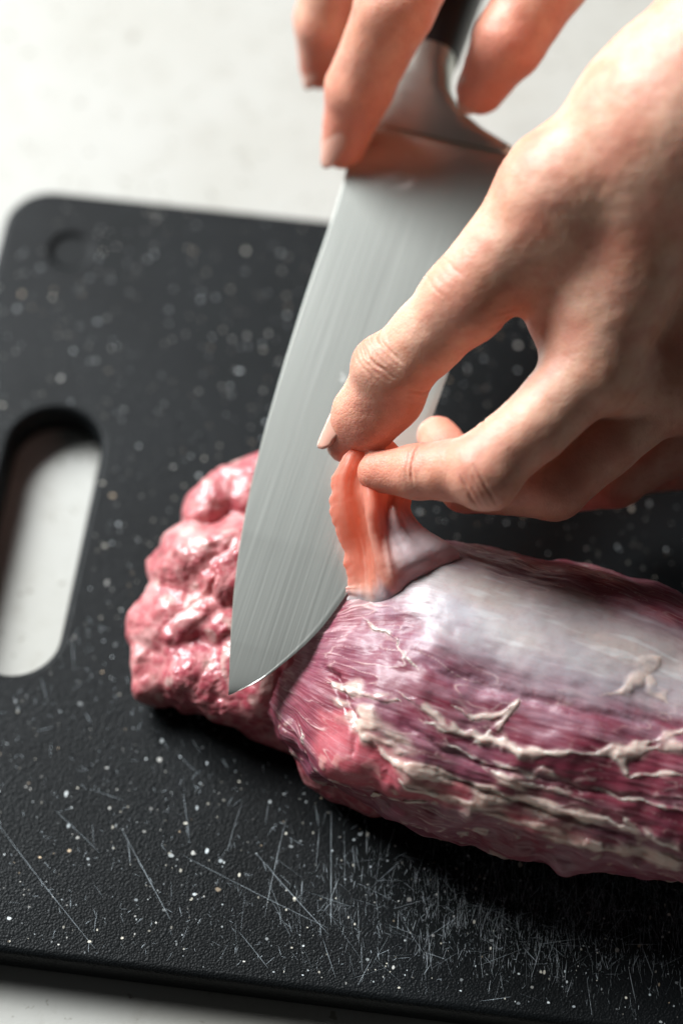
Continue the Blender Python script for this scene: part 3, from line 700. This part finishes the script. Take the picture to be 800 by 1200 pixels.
def grid_faces(n, m, wrap=True):
    i = np.arange(n-1)[:, None]; j = np.arange(m if wrap else m-1)[None, :]; jn = (j+1) % m
    a = i*m+j; b = i*m+jn; c = (i+1)*m+jn; d = (i+1)*m+j
    return np.stack([a, b, c, d], -1).reshape(-1, 4)
def grid_normals(P, n, m, wrap=True):
    G = P.reshape(n, m, 3); du = np.gradient(G, axis=0)
    dv = (np.roll(G, -1, 1)-np.roll(G, 1, 1)) if wrap else np.gradient(G, axis=1)
    Nn = np.cross(du, dv); l = np.linalg.norm(Nn, axis=2, keepdims=True); return (Nn/np.maximum(l, 1e-9)).reshape(-1, 3)

def build_meat():
    root = thing('pork_tenderloin', 'raw pork tenderloin with white silver skin being trimmed on the black board', 'meat')
    n = 580
    s = np.concatenate([SLEN*0 + 0.9*(1-np.cos(np.linspace(0, np.pi/2, 60))), np.linspace(0.9, SLEN-1.2, n-120)[1:-1], SLEN-1.2+1.2*np.sin(np.linspace(0, np.pi/2, 60))]); n = len(s)
    th = np.concatenate([np.linspace(0.1, 3.75, 460), np.linspace(3.75, 2*np.pi+0.1, 70)[1:-1]]); m = len(th)
    S, T = [x.ravel() for x in np.meshgrid(s, th, indexing='ij')]
    P3, A, F, h, c, sil, fat, fn = loin_surface(S, T)
    Nn = grid_normals(P3, n, m); cen = tube(S, T*0+np.pi/2); 
    out = P3 - np.stack([_cr(_tl, TAX[:, k], S) for k in range(3)], 1); sg = np.sign((Nn*out).sum(1)); flip = np.median(sg) < 0
    Nn = -Nn if flip else Nn
    cap = np.clip(np.minimum(S, SLEN-S)/0.4, 0, 1); low = sstep(0.03, 0.5, P3[:, 2])
    Pd = P3 + Nn*(h*cap*low)[:, None]; Pd[:, 2] = np.maximum(Pd[:, 2], 0.03)
    fc = grid_faces(n, m); fc = fc if flip else fc[:, ::-1]
    me = new_mesh('muscle', Pd, fc); set_col(me, c); set_vec(me, 'fuv', F); set_val(me, 'fibre', (1-0.7*sil)*(1-fat))
    link('muscle', me, MEAT, root)
    Nd = grid_normals(Pd, n, m); Nd = -Nd if flip else Nd
    def shell(name, mask, lift, thr, mt, fib):
        """closed thin sheet laid over the muscle where mask says so"""
        fcs = fc[(mask[fc] > thr).all(1)]; used = np.unique(fcs); mp = np.full(n*m, -1); mp[used] = np.arange(len(used)); ff = mp[fcs]
        lf = lift*sstep(thr+0.15, 0.85, mask) - 0.025*sstep(thr+0.15, thr, mask)
        topv = Pd[used] + Nd[used]*(lf[used][:, None]); botv = Pd[used] - Nd[used]*0.12
        e = np.concatenate([ff[:, [i, (i+1) % 4]] for i in range(4)]); es = np.sort(e, 1)
        key = es[:, 0].astype(np.int64)*10**7+es[:, 1]; u_, inv, ct = np.unique(key, return_inverse=True, return_counts=True)
        be = e[ct[inv] == 1]; K_ = len(used); side = np.stack([be[:, 1], be[:, 0], be[:, 0]+K_, be[:, 1]+K_], 1)
        me = new_mesh(name, np.concatenate([topv, botv]), np.concatenate([ff, ff[:, ::-1]+K_, side]))
        set_col(me, np.concatenate([c[used]]*2)); set_vec(me, 'fuv', np.concatenate([F[used]]*2)); set_val(me, 'fibre', np.full(2*K_, fib))
        return link(name, me, mt, root)
    o = shell('silver_skin', sil, 0.012, 0.12, SILVER, 0.30); o['label'] = 'bluish white sheet of silver skin over the loin'
    o = shell('fat', fat*(1-sstep(0.1, 0.4, sil)), 0.012, 0.30, FAT, 0.2); o['label'] = 'cream coloured ragged fat along the near side of the loin'
    # fat strands
    for k, (pts, r) in enumerate(STRANDS):
        if k not in FREE: continue
        r = r*0.66
        p = np.array(pts); seg = np.concatenate([[0], np.cumsum(np.hypot(np.diff(p[:, 0]), np.diff(p[:, 1])*ACM))])
        L = seg[-1]; q = np.linspace(0, L, max(14, int(L/0.04)))
        if len(p) > 2:
            ss = _cr(seg, p[:, 0], q); tt = _cr(seg, p[:, 1], q)
        else: ss = np.interp(q, seg, p[:, 0]); tt = np.interp(q, seg, p[:, 1])
        w1 = noise(np.stack([q*1.6, q*0+k*3.1, q*0], 1), 1, 2, 40); w2 = noise(np.stack([q*1.6, q*0+k*3.1, q*0+9], 1), 1, 2, 41)
        ss = ss + 0.05*w1; tt = tt + 0.05*w2/ACM
        i0 = np.clip(np.searchsorted(s, ss), 1, n-2); j0 = np.clip(np.searchsorted(th, tt), 0, m-1)
        base = Pd[i0*m+j0]; nr = Nd[i0*m+j0]
        kk = np.ones(9)/9
        sm = lambda a: np.stack([np.convolve(np.pad(a[:, d], 4, 'edge'), kk, 'valid') for d in range(3)], 1)
        base = sm(base); nr = sm(nr); nr /= np.linalg.norm(nr, axis=1)[:, None]
        tg = np.gradient(base, axis=0); tg /= np.linalg.norm(tg, axis=1)[:, None]+1e-9; bi = np.cross(tg, nr)
        rad = r*np.clip(0.75+0.9*noise(np.stack([q*1.3, q*0+k, q*0+2], 1), 1, 3, 42), 0.10, 1.7)*np.clip(np.sin(np.pi*np.clip(q/L, 0, 1))*1.8, 0, 1) + 0.008
        K_ = 16; aa = np.linspace(0, 2*np.pi, K_, endpoint=False)
        def nq(fr, sd): return noise(np.stack([q*fr, q*0+k*1.7, q*0+sd], 1), 1, 3, 45)
        rl = rad*np.clip(1.35+1.5*nq(3.1, 1), 0.3, 3.2); rr_ = rad*np.clip(1.35+1.5*nq(3.1, 5), 0.3, 3.2); ca = np.cos(aa)
        lat = np.where(ca > 0, rl[:, None]*ca[None, :], rr_[:, None]*ca[None, :])
        V = base[:, None, :] + lat[:, :, None]*bi[:, None, :] + (rad[:, None]*(0.42*np.sin(aa)[None, :]+0.02) + 0.006)[:, :, None]*nr[:, None, :]
        V = V.reshape(-1, 3); cc = np.repeat(base, K_, 0); V = cc + (V-cc)*(1+0.18*noise(V, 6, 2, 43))[:, None]
        nV = len(V); V = np.concatenate([V, base[:1], base[-1:]])
        fc2 = grid_faces(len(q), K_).tolist()
        fc2 += [(nV, (j+1) % K_, j) for j in range(K_)] + [(nV+1, nV-K_+j, nV-K_+(j+1) % K_) for j in range(K_)]
        me = new_mesh('fat_strand', V, [tuple(f) for f in fc2])
        bm = bmesh.new(); bm.from_mesh(me); bmesh.ops.recalc_face_normals(bm, faces=bm.faces); bm.to_mesh(me); bm.free()
        cf = np.tile((0.60, 0.43, 0.36), (len(V), 1)); cf = mixc(cf, (0.50, 0.27, 0.26), 0.75*sstep(-0.1, 0.5, noise(V, 1.8, 2, 44)))
        set_col(me, cf); set_vec(me, 'fuv', V*0.3); set_val(me, 'fibre', np.full(len(V), 0.3))
        link('fat_strand', me, FAT, root)

    # trimmed, crumpled left end: soft overlapping lobes
    lobes = [ # (a, b, r1, r2, k)
        ((-2.075, -3.147, 1.300), (-0.572, -4.640, 1.500), 1.25, 1.3, 0.1), ((-1.485, -1.067, 1.000), (-0.210, -2.145, 1.200), 1.0, 1.1, 0.1), ((-2.663, -0.201, 1.200), (-1.492, 0.176, 1.400), 0.72, 0.85, 0.1),
        ((-3.323, -0.731, 1.350), (-3.049, -0.495, 1.450), 0.66, 0.66, 0.05), ((-2.723, -0.725, 1.000), (-2.323, -1.229, 1.200), 0.5, 0.6, 0.05),
        ((-3.583, -2.608, 1.350), (-2.537, -2.412, 1.600), 1.10, 1.2, 0.06), ((-4.222, -3.904, 1.050), (-3.644, -3.609, 1.200), 0.92, 0.92, 0.05), ((-3.792, -4.447, 1.750), (-3.269, -3.862, 1.950), 0.40, 0.50, 0.04),
        ((-4.452, -5.087, 0.650), (-4.118, -4.865, 0.850), 0.60, 0.66, 0.04), ((-3.324, -4.985, 1.000), (-1.838, -5.397, 1.100), 1.05, 1.15, 0.05), ((-1.800, -5.883, 0.700), (-1.019, -6.288, 0.700), 0.78, 0.72, 0.1),
        ((-0.965, -5.393, 2.100), (-0.764, -6.352, 1.550), 0.42, 0.52, 0.06), ((-0.765, -6.329, 1.500), (-0.302, -7.332, 0.900), 0.55, 0.75, 0.06), ((-1.308, -6.152, 0.600), (-1.062, -6.531, 0.450), 0.42, 0.36, 0.04), ((-0.897, -6.553, 0.500), (-0.775, -6.665, 0.450), 0.36, 0.34, 0.03),
        ((-0.080, -7.033, 1.450), (0.802, -7.770, 0.950), 0.95, 0.90, 0.08), ((0.000, -7.529, 0.750), (1.107, -7.900, 0.600), 0.72, 0.62, 0.08), ((1.108, -7.900, 0.550), (2.414, -8.249, 0.450), 0.55, 0.45, 0.06)]
    for p_, r_ in (((-4.043, -2.992, 1.450), 0.55), ((-2.747, -3.201, 2.100), 0.62), ((-4.577, -3.364, 1.000), 0.50), ((-2.812, -4.315, 1.850), 0.55), ((-3.565, -1.018, 1.000), 0.42), ((-4.243, -2.227, 1.000), 0.52), ((-2.194, -0.680, 1.600), 0.5), ((-4.370, -3.182, 1.100), 0.62), ((-4.665, -4.656, 0.800), 0.55), ((-3.753, -1.609, 1.100), 0.62), ((-3.851, -4.677, 1.300), 0.55), ((-3.214, -1.084, 1.200), 0.5)):
        lobes.append((p_, (p_[0]+0.15, p_[1]+0.1, p_[2]), r_, r_*0.9, 0.14))
    P_ = np.array([x for l in lobes for x in l[:2]])
    f = Field(P_.min(0)-1.7, P_.max(0)+1.7, 0.065)
    for a, b, r1, r2, kk in lobes: f.cone(a, b, r1, r2, kk)
    V, fc = f.mesh(); V = relax(V, fc, 1)
    V, fc = subdivide(V, fc)
    V = V + np.stack([0.24*noise(V, 0.85, 1, 70+d_) + 0.05*noise(V, 2.2, 1, 75+d_) for d_ in range(3)], 1)*sstep(-1.8, -3.0, V[:, 0])[:, None]
    me = new_mesh('trimmed_end', V, fc); Nn = normals_of(me)
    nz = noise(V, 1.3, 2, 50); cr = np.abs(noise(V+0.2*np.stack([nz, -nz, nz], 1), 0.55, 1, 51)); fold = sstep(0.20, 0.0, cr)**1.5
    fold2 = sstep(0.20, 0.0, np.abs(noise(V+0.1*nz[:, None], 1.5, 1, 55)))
    gr = noise(V, 6.5, 2, 52); up = sstep(-0.2, 0.5, Nn[:, 2])
    top = sstep(-0.2, 0.4, noise(V, 0.7, 1, 53)+0.3*up)
    cut = sstep(-1.9, -2.9, V[:, 0])*sstep(-0.3, 0.2, noise(V, 0.6, 1, 59)+0.12)          # grainy cut faces on the far lobes
    rg = 1-np.abs(noise(V, 3.4, 2, 54))
    hh = 0.05*nz - 0.10*fold*cut + cut*(0.028*rg + 0.012*gr + 0.009*noise(V, 13, 2, 58)) + (1-cut)*0.012*noise(V, 2.6, 2, 66)
    V2 = V + Nn*(hh*sstep(0.0, 0.4, V[:, 2]))[:, None]; V2[:, 2] = np.maximum(V2[:, 2], 0.03)
    set_verts(me, V2)
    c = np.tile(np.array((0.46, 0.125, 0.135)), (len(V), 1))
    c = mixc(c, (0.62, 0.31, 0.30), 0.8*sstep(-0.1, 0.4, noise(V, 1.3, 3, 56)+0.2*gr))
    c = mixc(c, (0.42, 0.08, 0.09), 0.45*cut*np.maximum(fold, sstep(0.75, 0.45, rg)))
    c = mixc(c, (0.38, 0.062, 0.080), 0.85*sstep(-3.4, -2.2, V[:, 0])*sstep(0.5, -0.3, noise(V, 0.9, 2, 67)))
    c = mixc(c, (0.36, 0.062, 0.085), 0.8*sstep(-3.9, -4.7, V[:, 1])*sstep(-4.7, -3.9, V[:, 0]))
    c = mixc(c, (0.33, 0.05, 0.06), 0.45*sstep(0.25, 0.6, noise(V, 2.2, 2, 69)))
    c = mixc(c, (0.70, 0.52, 0.46), 0.6*sstep(0.38, 0.6, noise(V, 1.1, 2, 57)))
    for (p, r) in (((-4.367, -5.246, 0.600), 0.42), ((-3.148, -5.322, 1.500), 0.4), ((-3.613, -1.536, 1.400), 0.35), ((-4.130, -5.286, 0.400), 0.35)):
        c = mixc(c, (0.74, 0.60, 0.52), 0.85*sstep(1.0, 0.45, np.linalg.norm((V-np.array(p))*(1, 1, 0.6), axis=1)/r + 0.3*nz))
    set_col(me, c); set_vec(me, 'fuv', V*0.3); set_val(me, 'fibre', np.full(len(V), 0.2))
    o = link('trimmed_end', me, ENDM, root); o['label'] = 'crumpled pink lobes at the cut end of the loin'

    # membrane flap pulled up by the fingers: a folded, closed sheet
    cols = [  # each column from the loin up to the pinch
        [(0.140, -4.345, 3.300), (0.179, -3.999, 3.750), (0.099, -3.538, 4.350), (-0.138, -3.101, 4.900), (-0.195, -2.724, 5.500), (-0.019, -2.355, 6.100), (0.232, -2.054, 6.500)],
        [(0.396, -4.503, 3.600), (0.474, -4.071, 4.050), (0.393, -3.620, 4.700), (0.137, -3.195, 5.300), (0.039, -2.749, 5.850), (0.155, -2.408, 6.300), (0.387, -2.039, 6.550)],
        [(0.632, -4.564, 3.800), (0.669, -4.073, 4.300), (0.666, -3.614, 4.850), (0.547, -3.105, 5.300), (0.389, -2.720, 5.800), (0.465, -2.370, 6.200), (0.736, -1.963, 6.500)],
        [(0.944, -4.581, 4.000), (0.901, -4.164, 4.550), (0.779, -3.693, 5.150), (0.699, -3.262, 5.650), (0.698, -2.793, 6.000), (0.853, -2.378, 6.250), (1.125, -1.849, 6.500)],
        [(1.295, -4.510, 4.200), (1.213, -4.085, 4.650), (1.074, -3.592, 5.050), (0.976, -3.134, 5.350), (1.013, -2.706, 5.700), (1.207, -2.356, 5.950), (1.439, -2.052, 6.200)],
        [(1.649, -4.234, 4.350), (1.722, -3.917, 4.750), (1.445, -3.531, 5.100), (1.246, -3.175, 5.500), (1.364, -2.728, 5.700), (1.461, -2.417, 5.900), (1.635, -2.128, 6.100)],
        [(1.969, -3.791, 4.400), (2.355, -3.631, 4.720), (1.900, -3.339, 5.000), (1.564, -3.015, 5.300), (1.682, -2.572, 5.550), (1.719, -2.373, 5.750), (1.832, -2.159, 6.000)]]
    bsp = [(1.88, 1.021), (2.28, 1.196), (2.62, 1.265), (2.99, 1.257), (3.25, 1.178), (3.73, 1.073), (4.25, 0.942)]
    brow = []
    for (bs_, bt_) in bsp:
        i_ = min(max(int(np.searchsorted(s, bs_)), 1), n-2)*m + min(int(np.searchsorted(th, bt_)), m-1); brow.append((Pd[i_]-Nd[i_]*0.22, Pd[i_]+Nd[i_]*0.10))
    Cg = np.array(cols); Cg[:, :, 2] -= np.array([0, 0, 0.05, 0.15, 0.35, 0.55, 0.75]); Cg[:, :, 1] += np.array([0, 0, 0.03, 0.09, 0.20, 0.32, 0.43])
    b0_ = np.array([b_[1] for b_ in brow]); Cg[:, 0] = b0_*0.75 + Cg[:, 1]*0.25; Cg[:, 1] = Cg[:, 1]*0.8 + b0_*0.2; Cg[:, 1, 2] = np.maximum(Cg[:, 1, 2], b0_[:, 2]+0.25)
    Cg = np.concatenate([np.array([b_[0] for b_ in brow])[:, None], Cg], 1); RW = Cg.shape[1]
    na, nb = 90, 120
    ua = np.linspace(0, len(cols)-1, na); ub = np.linspace(0, RW-1, nb); g1 = np.zeros((na, RW, 3)); g2 = np.zeros((na, nb, 3))
    for b in range(RW):
        for d in range(3): g1[:, b, d] = _cr(np.arange(len(cols)).astype(float), Cg[:, b, d], ua)
    for a in range(na):
        for d in range(3): g2[a, :, d] = _cr(np.arange(float(RW)), g1[a, :, d], ub)
    Vt = g2.reshape(-1, 3); Nn = grid_normals(Vt, na, nb, False)
    if (Nn@np.array((0, -0.5, 0.85))).mean() < 0: Nn = -Nn
    uu = np.repeat(ua, nb)/(len(cols)-1); vv = np.tile(ub, na)/(RW-1)
    fl = np.stack([uu*3.2, vv*0.9, 0*uu], 1)
    Vt = Vt + Nn*((0.14*noise(fl, 1, 2, 60) + 0.05*noise(fl*np.array((3, 2.2, 1)), 1, 2, 61))*np.sin(np.pi*np.clip(vv, 0, 1)))[:, None]
    edge_j = 0.10*noise(np.stack([vv*9, vv*0, vv*0], 1), 1, 3, 62)*np.exp(-uu*12); Vt[:, 0] += edge_j
    thk = (0.06 + 0.06*np.exp(-uu*9) + 0.02*noise(Vt, 4, 2, 63))*sstep(-0.05, 0.2, vv)+0.012
    front = Vt + Nn*(thk/2)[:, None]; back = Vt - Nn*(thk/2)[:, None]; k = na*nb
    ft = grid_faces(na, nb, False)
    ring = np.concatenate([np.arange(nb), np.arange(1, na)*nb+nb-1, (na-1)*nb+np.arange(nb-2, -1, -1), np.arange(na-2, 0, -1)*nb])
    sd = np.stack([ring, np.roll(ring, -1), np.roll(ring, -1)+k, ring+k], 1)
    me = new_mesh('membrane_flap', np.concatenate([front, back]), np.concatenate([ft, ft[:, ::-1]+k, sd]))
    bm = bmesh.new(); bm.from_mesh(me); bmesh.ops.recalc_face_normals(bm, faces=bm.faces); bm.to_mesh(me); bm.free()
    c = np.tile(np.array((0.84, 0.36, 0.25)), (k, 1))
    c = mixc(c, (0.80, 0.50, 0.40), 0.7*np.exp(-uu*9)); c = mixc(c, (0.47, 0.38, 0.39), np.maximum(sstep(0.30, 0.08, vv + 0.08*noise(fl*2, 1, 2, 68)), 0.95*sstep(0.78, 0.42, vv+0.06*noise(fl*2, 1, 2, 68))*sstep(0.40, 0.78, uu)))
    c = mixc(c, (0.82, 0.48, 0.38), 0.3*sstep(0.0, 0.5, noise(fl*1.5, 1, 2, 64)))
    set_col(me, np.concatenate([c, c])); set_vec(me, 'fuv', np.concatenate([np.stack([vv*3, uu*3, 0*uu], 1)]*2)); set_val(me, 'fibre', np.full(2*k, 0.15))
    base_w = np.maximum(sstep(0.34, 0.10, vv), sstep(0.80, 0.42, vv)*sstep(0.35, 0.75, uu)); set_val(me, 'thin', np.tile(0.62*(1-base_w), 2))
    mm = make_meat_mat('stretched_membrane', 0.5, 0.12, 0.40, 0.0022, (0.2, 0.2), 0.2); bs = mm.node_tree.nodes['Principled BSDF']
    nt = mm.node_tree; tr = nt.nodes.new('ShaderNodeBsdfTranslucent'); tr.inputs['Color'].default_value = (1.0, 0.44, 0.31, 1); at = nt.nodes.new('ShaderNodeAttribute'); at.attribute_name = 'thin'
    mx = nt.nodes.new('ShaderNodeMixShader'); nt.links.new(at.outputs['Fac'], mx.inputs[0])
    nt.links.new(bs.outputs[0], mx.inputs[1]); nt.links.new(tr.outputs[0], mx.inputs[2]); nt.links.new(mx.outputs[0], nt.nodes['Material Output'].inputs['Surface'])
    o = link('membrane_flap', me, mm, root); o['label'] = 'orange pink translucent membrane lifted between thumb and finger'
build_meat()

# ---------------------------------------------------------------- hands
SK = np.array((0.70, 0.40, 0.285)); SKR = np.array((0.68, 0.205, 0.13))
def finish_hand(f, name, root, red, creases, seed):
    V, fc = f.mesh(); V = relax(V, fc, 3)
    V, fc = subdivide(V, fc); me = new_mesh(name, V, fc); Nn = normals_of(me)
    h = 0.020*noise(V, 1.1, 2, seed) + 0.006*noise(V, 4.0, 2, seed+1)
    for (p, ax, wd, rad, dep, nl) in creases:
        p = np.array(p); ax = np.array(ax, float); ax /= np.linalg.norm(ax); q = V-p; t = q@ax
        rr = np.linalg.norm(q, axis=1); mk = sstep(rad, rad*0.45, rr)
        tw = t + 0.035*noise(V, 3.0, 2, seed+2)
        for k in range(nl):
            o = (k-(nl-1)/2)*wd; h -= dep*mk*np.exp(-((tw-o)/0.034)**2)*(0.6+0.4*np.cos(k*2.1))
    set_verts(me, V + Nn*h[:, None])
    c = np.tile(SK, (len(V), 1)); c = mixc(c, (0.58, 0.25, 0.155), 0.6*sstep(-0.1, 0.6, noise(V, 0.8, 3, seed+4)))
    for (p, r, a) in red: c = mixc(c, SKR, a*np.exp(-(np.linalg.norm(V-np.array(p), axis=1)/r)**2))
    set_col(me, c)
    return link(name, me, SKIN, root)
def nail(root, base, tip, up, r, wid=1.05, name='nail'):
    """curved plate on the back of a finger end; base/tip on the finger axis, up = direction the nail faces"""
    base = np.array(base, float); tip = np.array(tip, float); ax = tip-base; L = np.linalg.norm(ax); ax /= L
    up = np.array(up, float); up -= ax*(up@ax); up /= np.linalg.norm(up); sd = np.cross(ax, up)
    n, m = 14, 15; V = []
    for lay in (0, 1):
        for i in range(n):
            t = i/(n-1)
            for j in range(m):
                a = (j/(m-1)-0.5)*2*wid*(0.80+0.2*math.sin(math.pi*min(1, t*1.1+0.15)))
                e = 0.26*(1-(2*j/(m-1)-1)**2)-0.14
                l = L*(t*(1-0.10)+0.05) + (e*L*(1 if t > 0.5 else -1)*abs(2*t-1))
                rr = r*(1-0.10*t*t) + (0.012 if lay == 0 else -0.08) - (0.05 if t == 0 else 0)
                V.append(base + ax*l + rr*(up*math.cos(a) + sd*math.sin(a)))
    k = n*m; ft = grid_faces(n, m, False)
    ring = np.concatenate([np.arange(m), np.arange(1, n)*m+m-1, (n-1)*m+np.arange(m-2, -1, -1), np.arange(n-2, 0, -1)*m])
    sdf = np.stack([ring, np.roll(ring, -1), np.roll(ring, -1)+k, ring+k], 1)
    me = new_mesh(name, V, np.concatenate([ft, ft[:, ::-1]+k, sdf]))
    bm = bmesh.new(); bm.from_mesh(me); bmesh.ops.recalc_face_normals(bm, faces=bm.faces); bm.to_mesh(me); bm.free()
    return link(name, me, NAIL, root)

def build_front_hand():
    root = thing('hand', 'bare hand from upper right pinching the lifted membrane between thumb and forefinger', 'hand')
    Wr, WrB = (7.374, 3.199, 11.315), (9.099, 3.716, 8.727); FA, FB = (11.202, 6.695, 13.796), (13.100, 7.449, 11.344)
    tT, tI, tM, tC = (0.079, -1.276, 5.383), (1.186, -0.438, 7.137), (2.736, 0.459, 8.694), (4.919, 2.194, 10.389)
    iT, iD, iP, iM = (0.821, -2.254, 5.742), (1.721, -2.563, 6.257), (3.107, -2.925, 6.972), (5.575, -0.922, 8.012)
    mT, mD, mP, mM = (2.293, -0.453, 4.357), (2.930, -2.117, 5.013), (4.823, -2.661, 5.854), (7.287, -0.540, 6.616)
    rD, rP, rM = (4.930, -1.205, 3.115), (6.386, -1.535, 4.426), (8.904, 0.163, 4.597)
    pD, pP, pM = (6.731, -0.221, 2.066), (8.273, -0.375, 3.132), (10.273, 0.766, 2.867)
    lo = np.array([FA, FB, WrB, iT, mT, pD, tC, rD]).min(0)-2.4; hi = np.array([Wr, tT, mT, tM, pM, tC]).max(0)+(1.6, 1.8, 2.4)
    hi = np.maximum(hi, np.array(FB)+(-0.5, 3.0, 3.0)); lo[0] = -1.6
    f = Field(lo, hi, 0.075)
    palm = f
    palm.cone(FA, Wr, 2.5, 2.15, 0.3); palm.cone(FB, WrB, 2.5, 2.0, 0.9); palm.cone(Wr, WrB, 2.05, 2.0, 0.8)
    palm.cone(Wr, tC, 2.05, 1.25, 0.9)
    palm.cone(Wr, iM, 1.75, 0.98, 0.8); palm.cone(WrB, mM, 1.8, 1.0, 0.8); palm.cone(WrB, rM, 1.8, 0.98, 0.8); palm.cone(WrB, pM, 1.7, 0.9, 0.7)
    palm.cone(iM, mM, 0.92, 0.92, 0.5); palm.cone(mM, rM, 0.9, 0.88, 0.5); palm.cone(rM, pM, 0.85, 0.8, 0.5)
    palm.cone(tC, (5.222, -0.141, 8.117), 1.25, 0.62, 0.8)                  # first web muscle
    palm.cone((4.312, 1.379, 9.110), (4.616, 0.298, 8.255), 0.85, 0.42, 0.6)
    # thumb
    g = f.like(); g.cone(tC, tM, 1.25, 0.98, 0.2); g.cone(tM, (1.929, -0.017, 7.900), 0.97, 0.84, 0.25); g.cone((1.929, -0.017, 7.900), tI, 0.84, 0.86, 0.2)
    g.cone(tI, (0.491, -0.959, 6.144), 0.85, 0.71, 0.2); g.cone((0.491, -0.959, 6.144), tT, 0.69, 0.45, 0.2)
    g.ball((0.891, -0.414, 7.382), 0.66, 0.25)
    g.cone((1.288, -0.903, 6.638), (0.706, -1.302, 6.061), 0.60, 0.52, 0.3)                                # thumb pad
    palm.merge(g, 0.55)
    # fingers
    def finger(pts, rad, k): 
        q = f.like(); q.chain(pts, rad, 0.14)
        return q
    q = finger([iM, (4.276, -2.179, 7.575), iP, (2.419, -2.752, 6.610), iD, iT], [0.98, 0.80, 0.82, 0.68, 0.63, 0.47], 0.2); q.ball((3.266, -3.192, 7.048), 0.68, 0.35)
    palm.merge(q, 0.16)
    q = finger([mM, (5.937, -1.826, 6.278), mP, mD, mT], [0.98, 0.80, 0.80, 0.68, 0.50], 0.2); palm.merge(q, 0.10)
    q = finger([rM, rP, rD], [0.95, 0.78, 0.6], 0.2); palm.merge(q, 0.10)
    q = finger([pM, pP, pD], [0.85, 0.68, 0.5], 0.2); palm.merge(q, 0.10)
    d = lambda a, b: np.array(b)-np.array(a)
    creases = [((0.768, -0.491, 7.915), d(tI, tT), 0.13, 0.85, 0.055, 6), ((1.702, -1.039, 7.137), d(tI, tT), 0.16, 0.6, 0.05, 3),
               ((1.530, -2.656, 6.896), d(iP, iT), 0.13, 0.6, 0.05, 2), ((3.010, -3.693, 7.337), d(iM, iT), 0.14, 0.7, 0.05, 4), ((3.139, -2.235, 7.485), d(iM, iT), 0.2, 0.5, 0.03, 2),
               ((2.171, 0.579, 9.572), d(tC, tM), 0.2, 0.9, 0.016, 4), ((3.614, -0.044, 8.750), d(tC, iM), 0.16, 0.55, 0.03, 3)]
    red = [(tT, 1.3, 0.75), (tI, 0.9, 0.45), (iT, 1.3, 0.7), (iD, 0.8, 0.4), (iP, 1.1, 0.5), (mT, 1.4, 0.8), (mP, 1.2, 0.6), (mD, 1.2, 0.6), ((3.819, -0.062, 8.509), 0.8, 0.45), (tM, 0.9, 0.25), (rP, 1.2, 0.5)]
    finish_hand(palm, 'palm_and_fingers', root, red, creases, 70)
    nail(root, (0.492, -0.796, 6.180), (-0.040, -1.387, 5.261), (-0.96, -0.15, 0.20), 0.60, 0.8)
build_front_hand()

def build_back_hand():
    root = thing('hand', 'out of focus hand at the top gripping the black knife handle', 'hand')
    # first finger reaches down past the spine, next finger beside it, thumb on the other face
    i0, i1, i2, i3 = (2.724, 12.175, 9.500), (1.271, 8.772, 9.000), (0.419, 7.943, 7.000), (0.043, 7.283, 5.600)
    m0, m1, m2, m3 = (1.703, 13.243, 9.000), (0.042, 11.057, 8.000), (-0.388, 10.491, 6.600), (-0.526, 10.152, 5.200)
    t0, t1, t2, t3 = (6.331, 13.034, 9.500), (5.070, 9.858, 9.000), (4.033, 8.401, 8.200), (3.425, 8.027, 6.900)
    r0, r1, r2 = (0.886, 16.350, 8.000), (0.000, 15.422, 6.500), (0.457, 14.924, 4.800)
    wr = (5.160, 17.028, 10.500); fa = (7.228, 19.989, 13.000)
    pts = np.array([i0, i3, m0, m3, t0, t1, t3, r0, r2, wr, fa])
    f = Field(pts.min(0)-2.6, pts.max(0)+2.8, 0.11)
    f.cone(fa, wr, 3.2, 2.5, 0.3); f.cone(wr, i0, 2.2, 1.3, 0.6); f.cone(wr, m0, 2.2, 1.2, 0.6); f.cone(wr, r0, 2.0, 1.1, 0.6); f.cone(wr, t0, 1.9, 1.2, 0.8)
    f.cone(i0, m0, 1.1, 1.0, 0.5); f.cone(m0, r0, 1.0, 1.0, 0.5); f.cone(i0, t0, 1.0, 0.9, 0.6)
    for p, r in (([i0, i1, i2, i3], [1.15, 0.95, 0.82, 0.56]), ([m0, m1, m2, m3], [1.05, 0.9, 0.80, 0.55]), ([t0, t1, t2, t3], [1.2, 1.0, 0.88, 0.62]), ([r0, r1, r2], [1.0, 0.85, 0.7])):
        q = f.like(); q.chain(p, r, 0.2); f.merge(q, 0.12)
    red = [(i3, 1.4, 0.8), (m3, 1.4, 0.8), (t3, 1.6, 0.8), (i2, 1.2, 0.6), (t2, 1.2, 0.5), (i1, 1.2, 0.4)]
    d = lambda a, b: np.array(b)-np.array(a)
    finish_hand(f, 'palm_and_fingers', root, red, [(i2, d(i1, i2), 0.15, 1.0, 0.03, 4), (t2, d(t1, t2), 0.15, 1.0, 0.03, 4)], 90)
    nail(root, (0.253, 7.539, 6.350), (-0.043, 7.037, 5.300), (-0.75, -0.55, 0.3), 0.57, 0.8)
    nail(root, (-0.390, 10.366, 6.100), (-0.527, 9.982, 4.900), (-0.75, -0.55, 0.3), 0.55, 0.8)
    nail(root, (3.592, 8.145, 7.400), (3.297, 8.009, 6.500), (-0.2, -0.5, 0.8), 0.62, 0.85)
build_back_hand()
